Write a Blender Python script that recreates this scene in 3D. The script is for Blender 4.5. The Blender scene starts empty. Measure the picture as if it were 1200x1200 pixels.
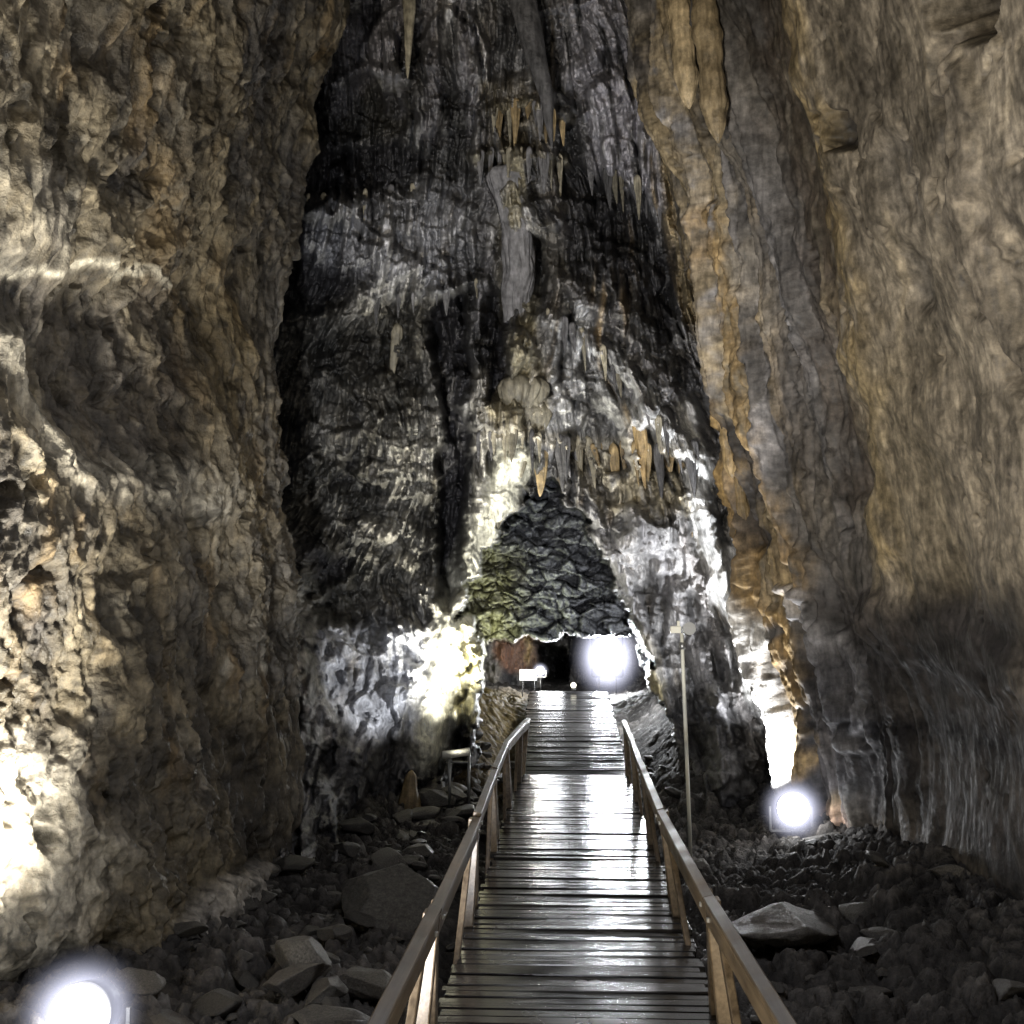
import bpy, bmesh, math, random
import numpy as np
from mathutils import Vector, Matrix, Euler
random.seed(7)
QL = 1.0
scene = bpy.context.scene
COL = scene.collection
R = math.radians

# ------------------------------------------------------------------ camera
EYE = np.array([0.0, 0.0, 1.65])
FPX = 1300.0                       # focal length in pixels of a 1200 px frame
yaw = math.atan(72/1300.0); pitch = math.atan(135/1300.0)
fwd = np.array([-math.sin(yaw)*math.cos(pitch), math.cos(yaw)*math.cos(pitch), math.sin(pitch)])
rgt = np.array([math.cos(yaw), math.sin(yaw), 0.0])
upv = np.cross(rgt, fwd)
cam = bpy.data.cameras.new('camera'); camo = bpy.data.objects.new('camera', cam); COL.objects.link(camo)
cam.sensor_width = 36; cam.lens = 36*FPX/1200; cam.clip_end = 500; cam.clip_start = 0.05
m = Matrix(((rgt[0], upv[0], -fwd[0], EYE[0]), (rgt[1], upv[1], -fwd[1], EYE[1]), (rgt[2], upv[2], -fwd[2], EYE[2]), (0, 0, 0, 1)))
camo.matrix_world = m
scene.camera = camo

def W(px, py, Y):
    """survey helper: point of the photographed direction (px,py) at distance Y down the cave"""
    px = np.asarray(px, float); py = np.asarray(py, float)
    d = fwd[None] * FPX + rgt[None] * (px.reshape(-1, 1) - 600) - upv[None] * (py.reshape(-1, 1) - 600)
    t = (np.asarray(Y, float).reshape(-1) / d[:, 1])
    return EYE[None] + d * t[:, None]
def w(px, py, Y):
    return Vector(W([px], [py], [Y])[0])
def pix(P):
    q = P - EYE[None]
    z = q @ fwd; z = np.where(z < 0.05, 0.05, z)
    return 600 + FPX * (q @ rgt) / z, 600 - FPX * (q @ upv) / z

# ------------------------------------------------------------------ numpy noise
_rs = np.random.RandomState(3)
_perm = _rs.permutation(256).astype(np.int32); _perm = np.concatenate([_perm, _perm, _perm])
_g = _rs.normal(size=(256, 3)).astype(np.float32); _g /= np.linalg.norm(_g, axis=1)[:, None]
def pn(P):
    out = np.empty(len(P), np.float32)
    for s in range(0, len(P), 65536):
        p = P[s:s+65536]
        i = np.floor(p).astype(np.int32); f = (p - i).astype(np.float32); i &= 255
        u = f*f*f*(f*(f*6-15)+10)
        x, y, z = f[:, 0], f[:, 1], f[:, 2]
        r = []
        for dx in (0, 1):
            a = _perm[i[:, 0]+dx]
            for dy in (0, 1):
                b = _perm[(a + i[:, 1] + dy) & 511]
                for dz in (0, 1):
                    g = _g[_perm[(b + i[:, 2] + dz) & 511]]
                    r.append(g[:, 0]*(x-dx) + g[:, 1]*(y-dy) + g[:, 2]*(z-dz))
        a = r[0] + u[:, 2]*(r[1]-r[0]); b = r[2] + u[:, 2]*(r[3]-r[2])
        c = r[4] + u[:, 2]*(r[5]-r[4]); d = r[6] + u[:, 2]*(r[7]-r[6])
        e = a + u[:, 1]*(b-a); g_ = c + u[:, 1]*(d-c)
        out[s:s+65536] = (e + u[:, 0]*(g_-e)) * 1.7
    return out
def fbm(P, s, oc=4, gain=.5, off=0):
    s = np.array(s, float) if np.ndim(s) else np.array([s]*3, float)
    v = 0; a = 1.0; tot = 0
    for k in range(oc):
        v = v + a*pn(P*s*(2.03**k) + 31.7*(off+1) + 11.3*k); tot += a; a *= gain
    return v/tot
def ridge(P, s, oc=3, gain=.5, off=0):
    s = np.array(s, float) if np.ndim(s) else np.array([s]*3, float)
    v = 0; a = 1.0; tot = 0
    for k in range(oc):
        v = v + a*(1-2*np.abs(pn(P*s*(2.03**k) + 17.7*(off+1) + 7.3*k))); tot += a; a *= gain
    return v/tot
def worley(P, s, off=0):
    """distance to nearest and 2nd nearest jittered cell point + cell hash"""
    s = np.array(s, float) if np.ndim(s) else np.array([s]*3, float)
    F1 = np.empty(len(P), np.float32); F2 = np.empty(len(P), np.float32); H = np.empty(len(P), np.float32)
    for c in range(0, len(P), 65536):
        p = (P[c:c+65536]*s + 13.1*(off+1)).astype(np.float32)
        i = np.floor(p).astype(np.int32)
        f1 = np.full(len(p), 9, np.float32); f2 = f1.copy(); h = np.zeros(len(p), np.float32)
        for dx in (-1, 0, 1):
            for dy in (-1, 0, 1):
                for dz in (-1, 0, 1):
                    q = i + np.array([dx, dy, dz], np.int32)
                    k = _perm[(_perm[(_perm[q[:, 0] & 255] + (q[:, 1] & 255)) & 511] + (q[:, 2] & 255)) & 511]
                    d = ((q + 0.5 + 0.45*_g[k]) - p)
                    d = np.sqrt((d*d).sum(1)).astype(np.float32)
                    n1 = d < f1
                    f2 = np.where(n1, f1, np.minimum(f2, d)); h = np.where(n1, k/255.0, h); f1 = np.where(n1, d, f1)
        F1[c:c+65536] = f1; F2[c:c+65536] = f2; H[c:c+65536] = h
    return F1, F2, H
def sst(a, b, x):
    t = np.clip((x-a)/(b-a), 0, 1); return t*t*(3-2*t)
def segdist(x, y, pts, closed):
    d = np.full(len(x), 1e9)
    n = len(pts)
    for i in range(n if closed else n-1):
        x0, y0 = pts[i]; x1, y1 = pts[(i+1) % n]
        dx, dy = x1-x0, y1-y0
        t = np.clip(((x-x0)*dx + (y-y0)*dy)/(dx*dx+dy*dy+1e-9), 0, 1)
        d = np.minimum(d, (x-x0-t*dx)**2 + (y-y0-t*dy)**2)
    return np.sqrt(d)
def inside(x, y, pts):
    c = np.zeros(len(x), bool); n = len(pts); j = n-1
    for i in range(n):
        xi, yi = pts[i]; xj, yj = pts[j]
        if yi != yj:
            c ^= ((yi > y) != (yj > y)) & (x < (xj-xi)*(y-yi)/(yj-yi)+xi)
        j = i
    return c
def polymask(x, y, pts, soft):
    """1 inside, fading over +-soft"""
    m_ = np.zeros(len(x))
    a = np.array(pts, float)
    bb = (x > a[:, 0].min()-soft) & (x < a[:, 0].max()+soft) & (y > a[:, 1].min()-soft) & (y < a[:, 1].max()+soft)
    if not bb.any(): return m_
    xs, ys = x[bb], y[bb]
    d = segdist(xs, ys, pts, True); d = np.where(inside(xs, ys, pts), d, -d)
    m_[bb] = sst(-soft, soft, d)
    return m_
def strokemask(x, y, pts, wid, soft):
    m_ = np.zeros(len(x)); a = np.array(pts, float); r = wid+soft
    bb = (x > a[:, 0].min()-r) & (x < a[:, 0].max()+r) & (y > a[:, 1].min()-r) & (y < a[:, 1].max()+r)
    if not bb.any(): return m_
    d = segdist(x[bb], y[bb], pts, False)
    m_[bb] = 1 - sst(wid-soft, wid+soft, d)
    return m_

# ------------------------------------------------------------------ helpers
def tag(o, label=None, cat=None, group=None, kind=None):
    if label: o['label'] = label
    if cat: o['category'] = cat
    if group: o['group'] = group
    if kind: o['kind'] = kind
    return o
def empty(name, loc=(0, 0, 0), rot=(0, 0, 0)):
    o = bpy.data.objects.new(name, None); COL.objects.link(o); o.location = loc; o.rotation_euler = rot
    o.empty_display_size = .1
    return o
def link(name, me, parent=None, mat=None):
    o = bpy.data.objects.new(name, me); COL.objects.link(o)
    if mat: me.materials.append(mat)
    if parent: o.parent = parent
    return o
def grid_mesh(name, P, nu, nv, cols=None, flip=False, extra=None, keep=None):
    me = bpy.data.meshes.new(name)
    idx = np.arange(nu*nv, dtype=np.int32).reshape(nv, nu)
    a = idx[:-1, :-1].ravel(); b = idx[:-1, 1:].ravel(); c = idx[1:, 1:].ravel(); d = idx[1:, :-1].ravel()
    q = np.stack([a, d, c, b] if flip else [a, b, c, d], 1)
    if keep is not None: q = q[keep]
    n = len(q)
    me.vertices.add(len(P)); me.vertices.foreach_set('co', P.astype(np.float32).ravel())
    me.loops.add(n*4); me.loops.foreach_set('vertex_index', q.ravel())
    me.polygons.add(n); me.polygons.foreach_set('loop_start', np.arange(n, dtype=np.int32)*4)
    me.polygons.foreach_set('loop_total', np.full(n, 4, np.int32))
    me.polygons.foreach_set('use_smooth', np.ones(n, bool))
    me.update(calc_edges=True)
    if cols is not None:
        at = me.color_attributes.new('Col', 'FLOAT_COLOR', 'POINT')
        rgba = np.ones((len(P), 4), np.float32); rgba[:, :3] = np.clip(cols, .004, .9)
        if extra is not None: rgba[:, 3] = extra
        at.data.foreach_set('color', rgba.ravel())
    return me
def gnormals(P, nu, nv):
    G = P.reshape(nv, nu, 3)
    du = np.gradient(G, axis=1); dv = np.gradient(G, axis=0)
    n = np.cross(du, dv); n /= np.linalg.norm(n, axis=2, keepdims=True)+1e-9
    return n.reshape(-1, 3)
def catmull(ctrl, t):
    """ctrl (k, ...), t in [0,k-1]"""
    k = len(ctrl); i = np.clip(np.floor(t).astype(int), 0, k-2); f = (t-i)
    g = lambda j: ctrl[np.clip(j, 0, k-1)]
    f = f.reshape((-1,)+(1,)*(ctrl.ndim-1))
    p0, p1, p2, p3 = g(i-1), g(i), g(i+1), g(i+2)
    return .5*((2*p1)+(-p0+p2)*f+(2*p0-5*p1+4*p2-p3)*f*f+(-p0+3*p1-3*p2+p3)*f**3)

# ------------------------------------------------------------------ materials
def newmat(name):
    mt = bpy.data.materials.new(name); mt.use_nodes = True
    nt = mt.node_tree; b = nt.nodes['Principled BSDF']
    return mt, nt, b
def nd(nt, t, **kw):
    n = nt.nodes.new(t)
    for k, v in kw.items(): setattr(n, k, v)
    return n
def rock_material(name, rough=.62, streak=.35, bump=.5, attr=True, base=(.2, .18, .15), spec=.35, scale=1.0):
    mt, nt, b = newmat(name); L = nt.links.new
    tc = nd(nt, 'ShaderNodeNewGeometry' if attr else 'ShaderNodeTexCoord')
    pos = tc.outputs['Position'] if attr else tc.outputs['Object']
    n1 = nd(nt, 'ShaderNodeTexNoise'); n1.inputs['Scale'].default_value = 9*scale; n1.inputs['Detail'].default_value = 5; n1.inputs['Roughness'].default_value = .68
    L(pos, n1.inputs['Vector'])
    mp = nd(nt, 'ShaderNodeMapping'); mp.inputs['Scale'].default_value = (1, 1, .22); L(pos, mp.inputs['Vector'])
    n2 = nd(nt, 'ShaderNodeTexNoise'); n2.inputs['Scale'].default_value = 26*scale; n2.inputs['Detail'].default_value = 3; L(mp.outputs[0], n2.inputs['Vector'])
    vo = nd(nt, 'ShaderNodeTexNoise'); vo.inputs['Scale'].default_value = 48*scale; vo.inputs['Detail'].default_value = 3; vo.inputs['Roughness'].default_value = .7
    L(pos, vo.inputs['Vector'])
    mr = nd(nt, 'ShaderNodeMapRange'); mr.inputs['From Min'].default_value = .3; mr.inputs['From Max'].default_value = .7
    mr.inputs['To Min'].default_value = .45; mr.inputs['To Max'].default_value = 1.5; L(n1.outputs['Fac'], mr.inputs['Value'])
    mr2 = nd(nt, 'ShaderNodeMapRange'); mr2.inputs['From Min'].default_value = .35; mr2.inputs['From Max'].default_value = .65
    mr2.inputs['To Min'].default_value = .7; mr2.inputs['To Max'].default_value = 1.25; L(n2.outputs['Fac'], mr2.inputs['Value'])
    mu = nd(nt, 'ShaderNodeMath', operation='MULTIPLY'); L(mr.outputs[0], mu.inputs[0]); L(mr2.outputs[0], mu.inputs[1])
    vs = nd(nt, 'ShaderNodeVectorMath', operation='SCALE'); L(mu.outputs[0], vs.inputs['Scale'])
    if attr:
        at = nd(nt, 'ShaderNodeAttribute'); at.attribute_name = 'Col'; L(at.outputs['Color'], vs.inputs[0])
    else:
        oi = nd(nt, 'ShaderNodeObjectInfo'); ms = nd(nt, 'ShaderNodeMapRange'); ms.inputs['To Min'].default_value = .55; ms.inputs['To Max'].default_value = 1.35
        L(oi.outputs['Random'], ms.inputs['Value'])
        v0 = nd(nt, 'ShaderNodeVectorMath', operation='SCALE'); v0.inputs[0].default_value = base; L(ms.outputs[0], v0.inputs['Scale']); L(v0.outputs[0], vs.inputs[0])
    L(vs.outputs[0], b.inputs['Base Color'])
    rr = nd(nt, 'ShaderNodeMapRange'); rr.inputs['From Min'].default_value = .35; rr.inputs['From Max'].default_value = .65
    rr.inputs['To Min'].default_value = rough-.22; rr.inputs['To Max'].default_value = rough+.2; L(n2.outputs['Fac'], rr.inputs['Value']); L(rr.outputs[0], b.inputs['Roughness'])
    b.inputs['Specular IOR Level'].default_value = spec
    n1h = nd(nt, 'ShaderNodeMath', operation='MULTIPLY'); n1h.inputs[1].default_value = .7; L(n1.outputs['Fac'], n1h.inputs[0])
    add = nd(nt, 'ShaderNodeMath', operation='ADD'); L(n1h.outputs[0], add.inputs[0])
    m3 = nd(nt, 'ShaderNodeMath', operation='MULTIPLY'); m3.inputs[1].default_value = streak; L(n2.outputs['Fac'], m3.inputs[0]); L(m3.outputs[0], add.inputs[1])
    m4 = nd(nt, 'ShaderNodeMath', operation='MULTIPLY'); m4.inputs[1].default_value = .55; L(vo.outputs['Fac'], m4.inputs[0])
    a2 = nd(nt, 'ShaderNodeMath', operation='ADD'); L(add.outputs[0], a2.inputs[0]); L(m4.outputs[0], a2.inputs[1])
    bp = nd(nt, 'ShaderNodeBump'); bp.inputs['Strength'].default_value = bump; bp.inputs['Distance'].default_value = .07/scale
    L(a2.outputs[0], bp.inputs['Height']); L(bp.outputs[0], b.inputs['Normal'])
    return mt
M_rock = rock_material('cave_rock', bump=.42)
M_rocks = rock_material('smooth_cave_rock', bump=.2, rough=.7, streak=.08)
M_rockwet = rock_material('wet_cave_rock', rough=.5, spec=.5, bump=.45)
M_ground = rock_material('cave_floor', rough=.72, spec=.22, bump=.6)
M_stone = rock_material('loose_stone', rough=.5, attr=False, base=(.095, .088, .078), spec=.4, bump=.4, scale=1.6)
M_stonepale = rock_material('pale_stone', rough=.55, attr=False, base=(.17, .16, .14), spec=.4, bump=.4, scale=1.6)

def wood_material(name, c1, c2, rough, grain_axis='X', spec=.5, wet=.5):
    mt, nt, b = newmat(name); L = nt.links.new
    g = nd(nt, 'ShaderNodeNewGeometry')
    mp = nd(nt, 'ShaderNodeMapping'); mp.inputs['Scale'].default_value = (1.5, 30, 30) if grain_axis == 'X' else (22, 1.3, 22)
    L(g.outputs['Position'], mp.inputs['Vector'])
    n = nd(nt, 'ShaderNodeTexNoise'); n.inputs['Scale'].default_value = 1.6; n.inputs['Detail'].default_value = 6; n.inputs['Roughness'].default_value = .65; L(mp.outputs[0], n.inputs['Vector'])
    n2 = nd(nt, 'ShaderNodeTexNoise'); n2.inputs['Scale'].default_value = 3.2; n2.inputs['Detail'].default_value = 4; L(g.outputs['Position'], n2.inputs['Vector'])
    cr = nd(nt, 'ShaderNodeValToRGB'); cr.color_ramp.elements[0].position = .32; cr.color_ramp.elements[1].position = .68
    cr.color_ramp.elements[0].color = (*c1, 1); cr.color_ramp.elements[1].color = (*c2, 1)
    mi = nd(nt, 'ShaderNodeMath', operation='ADD'); hs = nd(nt, 'ShaderNodeMath', operation='MULTIPLY'); hs.inputs[1].default_value = .5
    L(n.outputs['Fac'], mi.inputs[0]); L(n2.outputs['Fac'], mi.inputs[1]); L(mi.outputs[0], hs.inputs[0]); L(hs.outputs[0], cr.inputs['Fac'])
    at = nd(nt, 'ShaderNodeAttribute'); at.attribute_name = 'Tone'
    vm = nd(nt, 'ShaderNodeVectorMath', operation='SCALE'); L(cr.outputs[0], vm.inputs[0]); L(at.outputs['Fac'], vm.inputs['Scale'])
    L(vm.outputs[0], b.inputs['Base Color'])
    mr = nd(nt, 'ShaderNodeMapRange'); mr.inputs['From Min'].default_value = .3; mr.inputs['From Max'].default_value = .7
    mr.inputs['To Min'].default_value = rough; mr.inputs['To Max'].default_value = rough+wet; L(n2.outputs['Fac'], mr.inputs['Value']); L(mr.outputs[0], b.inputs['Roughness'])
    b.inputs['Specular IOR Level'].default_value = spec
    bp = nd(nt, 'ShaderNodeBump'); bp.inputs['Strength'].default_value = .35; bp.inputs['Distance'].default_value = .006; L(hs.outputs[0], bp.inputs['Height'])
    bp2 = nd(nt, 'ShaderNodeBump'); bp2.inputs['Strength'].default_value = .15; bp2.inputs['Distance'].default_value = .03; L(n2.outputs['Fac'], bp2.inputs['Height']); L(bp.outputs[0], bp2.inputs['Normal'])
    L(bp2.outputs[0], b.inputs['Normal'])
    return mt
M_deck = wood_material('wet_deck_wood', (.008, .007, .007), (.045, .041, .038), .13, 'X', .36, .18)
M_rail = wood_material('rail_wood', (.05, .033, .02), (.42, .32, .21), .34, 'Y', .4, .3)

def plain(name, c, rough=.5, metal=0, emit=0, ec=(1, 1, 1)):
    mt, nt, b = newmat(name)
    n = nd(nt, 'ShaderNodeTexNoise'); n.inputs['Scale'].default_value = 25; n.inputs['Detail'].default_value = 4
    mr = nd(nt, 'ShaderNodeMapRange'); mr.inputs['To Min'].default_value = .6; mr.inputs['To Max'].default_value = 1.3
    nt.links.new(n.outputs['Fac'], mr.inputs['Value'])
    v = nd(nt, 'ShaderNodeVectorMath', operation='SCALE'); v.inputs[0].default_value = c; nt.links.new(mr.outputs[0], v.inputs['Scale']); nt.links.new(v.outputs[0], b.inputs['Base Color'])
    b.inputs['Roughness'].default_value = rough; b.inputs['Metallic'].default_value = metal
    if emit:
        b.inputs['Emission Color'].default_value = (*ec, 1); b.inputs['Emission Strength'].default_value = emit
    return mt
M_metal = plain('grey_metal', (.35, .35, .34), .4, .8)
M_black = plain('black_metal', (.03, .03, .03), .5, .3)
M_white = plain('white_board', (.8, .8, .78), .5, 0, 1.2)  # glows by itself so the board looks overexposed by the nearby lamp
M_paint = plain('white_paint', (.82, .8, .68), .4)
M_lamp = plain('lit_lamp_glass', (.9, .9, .9), .3, 0, 12, (1, .98, .95))
M_lampdim = plain('small_lit_lamp_glass', (.9, .9, .8), .3, 0, 2.5, (1, .93, .75))

# ------------------------------------------------------------------ LEFT & RIGHT WALLS
ZL = np.array([-1.2, -.4, .5, 1.5, 3, 4.5, 6, 8, 10, 12.5])
def wall(name, cols, nu, nv, side, yr, zr, matr, feats, seed, palette):
    ys = np.array([c[0] for c in cols], float); X = np.array([c[1] for c in cols], float); YO = np.array([c[2] if len(c) > 2 else [0]*10 for c in cols], float)
    yy = np.concatenate([np.linspace(ys[0], yr[0], 60, endpoint=False), np.linspace(yr[0], yr[1], nu-60)])
    # param along columns
    ucol = np.interp(yy, ys, np.arange(len(ys)))
    zz = np.concatenate([np.linspace(-1.2, zr, nv-70, endpoint=False), np.linspace(zr, 12.5, 70)])
    vcol = np.interp(zz, ZL, np.arange(10))
    Xc = catmull(catmull(X, ucol).T, vcol)      # nv,nu
    Yg = np.repeat(yy[None], nv, 0)
    P = np.stack([Xc, Yg, np.repeat(zz[:, None], nu, 1)], 2).reshape(-1, 3)
    N = gnormals(P, nu, nv); N *= np.sign(N[:, :1]*side)*-1   # pointing into the cave
    px, py = pix(P)
    S = P.copy(); S[:, 0] *= 1.0
    # domain warp
    wx = fbm(P, .9, 3, off=seed); wz = fbm(P, .9, 3, off=seed+5)
    Q = P + np.stack([wx, wz, wx*.6], 1)*.25
    big = fbm(Q, (.55, .55, .4), 3, off=seed+1)*.32
    lump = -np.abs(fbm(Q, (1.6, 1.6, 1.15), 4, off=seed+2))*.42
    pits = np.clip(fbm(Q, (5, 5, 4), 3, off=seed+3)-.22, 0, 1)*-.22
    fl = fbm(Q, (4.5, 4.5, .55), 3, off=seed+4)
    flut = -np.abs(fl)*.2 - np.abs(fbm(Q, (9, 9, 1.3), 2, off=seed+14))*.06
    fine = fbm(Q, (11, 11, 8), 4, .6, off=seed+6)*.055
    # calm / rough modulation
    rough = sst(-.25, .35, fbm(P, .5, 2, off=seed+7))
    if side < 0: rough = np.clip(rough + polymask(px, py, [(-900, 520), (110, 480), (300, 620), (240, 900), (160, 1300), (-900, 1300)], 80)*.8, 0, 1.4)
    else: rough = rough*.55 + .15
    crag = ridge(Q, (3.4, 3.4, 2.4), 4, .62, off=seed+12)*.05
    if side < 0:
        disp = .12 + big + lump*(.2+.35*rough) + fbm(Q, (1.7, 1.7, 1.1), 4, .55, off=seed+16)*.12 + pits*(.5+1.6*rough) + flut*(.9-.3*rough) + crag*(.2+.5*rough) + fine*(.4+.6*rough)
    else:
        wn = sst(8.3, 10.3, P[:, 1])
        pq = np.stack([P[:, 0]*.2, P[:, 1] + .25*fbm(P, (.7, .7, .35), 2, off=seed+15), P[:, 2]*.09 + P[:, 1]*.02], 1)
        r1, r2, rh = worley(pq, (1, 3.1, 2.2), seed+1); s1, s2, sh_ = worley(pq, (1, 8.5, 5.5), seed+2)
        rib = sst(0, .6, r2-r1)*(.10+.22*rh) + sst(0, .5, s2-s1)*(.03+.06*sh_)
        soft = fbm(Q, (1.6, 1.6, .8), 2, .5, off=seed+16)*.08
        disp = .05 + big*.8 + soft + rib*(.95*wn) + pits*1.3*sst(.0, .3, fbm(P, .8, 2, off=seed+13)) + crag*.05 + fine*(.22+.5*wn)
    jx = px + 14*fbm(P, 2.2, 3, off=seed+8)*2; jy = py + 14*fbm(P, 2.2, 3, off=seed+9)*2
    col = palette(P, Q, px, py, rough, seed)
    if side > 0:
        a = (wn*.72*sst(-.5, .1, fbm(Q, (3, 3, 1), 3, off=seed+17)))[:, None]
        pc = np.array([(.13, .125, .13), (.28, .205, .11), (.20, .19, .19), (.36, .29, .18), (.09, .085, .09), (.38, .37, .38)])[(rh*5.99).astype(int)]
        pc = pc*(.5+.9*sh_[:, None])*(.45+.55*sst(0, .22, r2-r1))[:, None]
        col = col*(1-a) + pc*a
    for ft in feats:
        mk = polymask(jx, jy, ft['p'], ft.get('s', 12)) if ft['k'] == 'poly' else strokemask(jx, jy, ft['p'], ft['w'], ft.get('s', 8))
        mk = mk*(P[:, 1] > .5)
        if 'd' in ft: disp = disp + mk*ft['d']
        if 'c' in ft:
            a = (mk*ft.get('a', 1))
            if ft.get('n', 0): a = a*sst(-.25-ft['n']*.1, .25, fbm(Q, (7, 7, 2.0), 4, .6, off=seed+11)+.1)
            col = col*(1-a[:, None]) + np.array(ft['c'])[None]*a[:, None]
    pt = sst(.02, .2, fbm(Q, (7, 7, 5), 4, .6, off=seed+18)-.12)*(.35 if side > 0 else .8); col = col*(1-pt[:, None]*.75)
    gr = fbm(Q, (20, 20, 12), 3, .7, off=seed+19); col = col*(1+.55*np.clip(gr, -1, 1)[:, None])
    # crevices darker, ridge tops paler
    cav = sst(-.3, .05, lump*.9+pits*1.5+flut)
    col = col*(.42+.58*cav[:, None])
    P2 = P + N*disp[:, None]
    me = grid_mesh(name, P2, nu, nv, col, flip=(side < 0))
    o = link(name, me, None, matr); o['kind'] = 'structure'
    return o
def mixc(a, b, t): return np.array(a)[None]*(1-t[:, None]) + np.array(b)[None]*t[:, None]

def pal_left(P, Q, px, py, rough, seed):
    n = sst(-.35, .35, fbm(Q, (1.3, 1.3, .7), 4, .6, off=seed+20))
    c = mixc((.09, .075, .052), (.30, .25, .165), n)
    n0 = sst(-.06, .14, fbm(Q, (.9, .9, .8), 5, .62, off=seed+24)); c = c*(1-n0[:, None]*.65)+np.array([.07, .062, .052])*n0[:, None]*.65
    n2 = sst(.05, .5, fbm(Q, (2.6, 2.6, 1.2), 4, .65, off=seed+21)); c = c*(1-n2[:, None]*.6)+np.array([.065, .06, .058])*n2[:, None]*.6
    n3 = sst(.15, .45, fbm(Q, (5, 5, 1.0), 4, .6, off=seed+22)); c = c*(1-n3[:, None]*.5)+np.array([.40, .36, .28])*n3[:, None]*.5
    n4 = sst(.1, .5, fbm(Q, (3, 3, .8), 3, .6, off=seed+23)); c = c*(1-n4[:, None]*.45)+np.array([.26, .17, .07])*n4[:, None]*.45
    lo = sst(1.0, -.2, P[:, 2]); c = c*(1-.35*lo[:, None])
    return c
def pal_right(P, Q, px, py, rough, seed):
    n = sst(-.4, .4, fbm(Q, (1.1, 1.1, .6), 4, .55, off=seed+20))
    c = mixc((.15, .130, .104), (.37, .32, .25), n)
    sh = Q.copy(); sh[:, 1] += .32*sh[:, 2]
    n2 = sst(.05, .45, fbm(sh, (2.2, 2.2, .45), 4, .6, off=seed+21)); c = c*(1-n2[:, None]*.65)+np.array([.085, .072, .062])*n2[:, None]*.65
    n3 = sst(.2, .5, fbm(sh, (4, 4, .7), 3, .6, off=seed+22)); c = c*(1-n3[:, None]*.45)+np.array([.40, .33, .22])*n3[:, None]*.45
    return c
PALE = (.55, .5, .4); ORNG = (.40, .25, .08); BLK = (.022, .021, .024); GREY = (.30, .30, .32)  # BLK paints the shade inside hollows into the colour
featsL = [
    dict(k='poly', p=[(8, 318), (90, 332), (200, 318), (214, 400), (212, 500), (150, 552), (100, 540), (60, 470), (20, 400)], s=34, d=-.12, c=(.10, .088, .075), a=.8, n=2),  # shade of the shallow hollow, painted as a dark panel
    dict(k='stroke', p=[(10, 316), (100, 322), (150, 308), (205, 330)], w=4, s=5, c=(.7, .64, .5), a=.85),  # light caught by the ledge, painted as a pale line
    dict(k='stroke', p=[(0, 400), (50, 500), (100, 545), (160, 565), (240, 590)], w=22, s=20, d=.04, c=(.58, .53, .42), a=.7, n=1),
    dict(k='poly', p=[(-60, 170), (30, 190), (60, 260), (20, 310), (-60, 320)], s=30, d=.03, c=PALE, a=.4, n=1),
    dict(k='poly', p=[(-80, 850), (70, 880), (110, 1000), (90, 1120), (-80, 1180)], s=30, d=.08, c=PALE, a=.7),  # wall overexposed by the left lamp, painted pale
    dict(k='poly', p=[(215, 380), (290, 300), (300, 560), (290, 660), (240, 600)], s=16, c=(.30, .23, .12), a=.5, n=1),
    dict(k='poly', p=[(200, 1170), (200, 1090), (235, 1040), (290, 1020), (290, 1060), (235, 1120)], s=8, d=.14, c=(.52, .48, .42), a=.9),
    dict(k='stroke', p=[(150, 20), (170, 160), (210, 280)], w=14, s=12, c=(.28, .2, .1), a=.6, n=1),
    dict(k='poly', p=[(240, -20), (340, -20), (335, 90), (270, 120)], s=20, c=(.05, .045, .04), a=.7),
    dict(k='poly', p=[(250, -30), (350, -30), (350, 200), (300, 300), (262, 300)], s=24, c=(.085, .08, .078), a=.75, n=1),
    dict(k='poly', p=[(275, 300), (340, 300), (340, 1000), (300, 1000), (280, 560)], s=18, c=(.12, .11, .095), a=.7, n=1),
    dict(k='poly', p=[(330, 760), (480, 800), (480, 980), (310, 1000)], s=20, c=(.05, .05, .055), a=.6),  # shadow at the wall foot, painted dark
]
colsL = [
    (-9, [-2.8]*4+[-2.9, -2.8, -2.6, -2.2, -1.6, -.6]),
    (-3, [-2.9]*4+[-3.0, -2.9, -2.7, -2.2, -1.6, -.6]),
    (0, [-2.9]*4+[-3.0, -2.9, -2.7, -2.3, -1.6, -.6]),
    (2.5, [-2.9, -2.8, -2.8, -2.9, -3.0, -2.9, -2.75, -2.3, -1.7, -.6]),
    (4, [-3.3, -3.2, -3.15, -3.1, -3.05, -2.95, -2.75, -2.3, -1.7, -.6]),
    (5, [-3.2, -3.15, -3.1, -3.05, -3.0, -2.9, -2.7, -2.3, -1.7, -.6]),
    (5.7, [-2.95, -2.9, -2.9, -2.9, -2.95, -2.85, -2.7, -2.3, -1.7, -.6]),
    (6.3, [-2.55, -2.5, -2.6, -2.72, -2.85, -2.85, -2.7, -2.3, -1.7, -.6]),
    (7, [-2.45, -2.38, -2.5, -2.65, -2.8, -2.8, -2.7, -2.3, -1.7, -.7]),
    (8, [-2.45, -2.4, -2.5, -2.65, -2.8, -2.8, -2.65, -2.3, -1.6, -.7]),
    (9, [-2.55, -2.5, -2.5, -2.6, -2.75, -2.75, -2.6, -2.2, -1.6, -.8]),
    (9.6, [-2.7, -2.65, -2.6, -2.6, -2.78, -2.78, -2.55, -2.1, -1.5, -.8]),
    (10.1, [-3.2, -3.1, -3.0, -3.0, -2.95, -2.95, -2.7, -2.25, -1.6, -.9]),
    (10.7, [-4.6, -4.6, -4.4, -4.3, -4.2, -4.2, -3.8, -3.3, -2.5, -1.5]),
]
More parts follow.
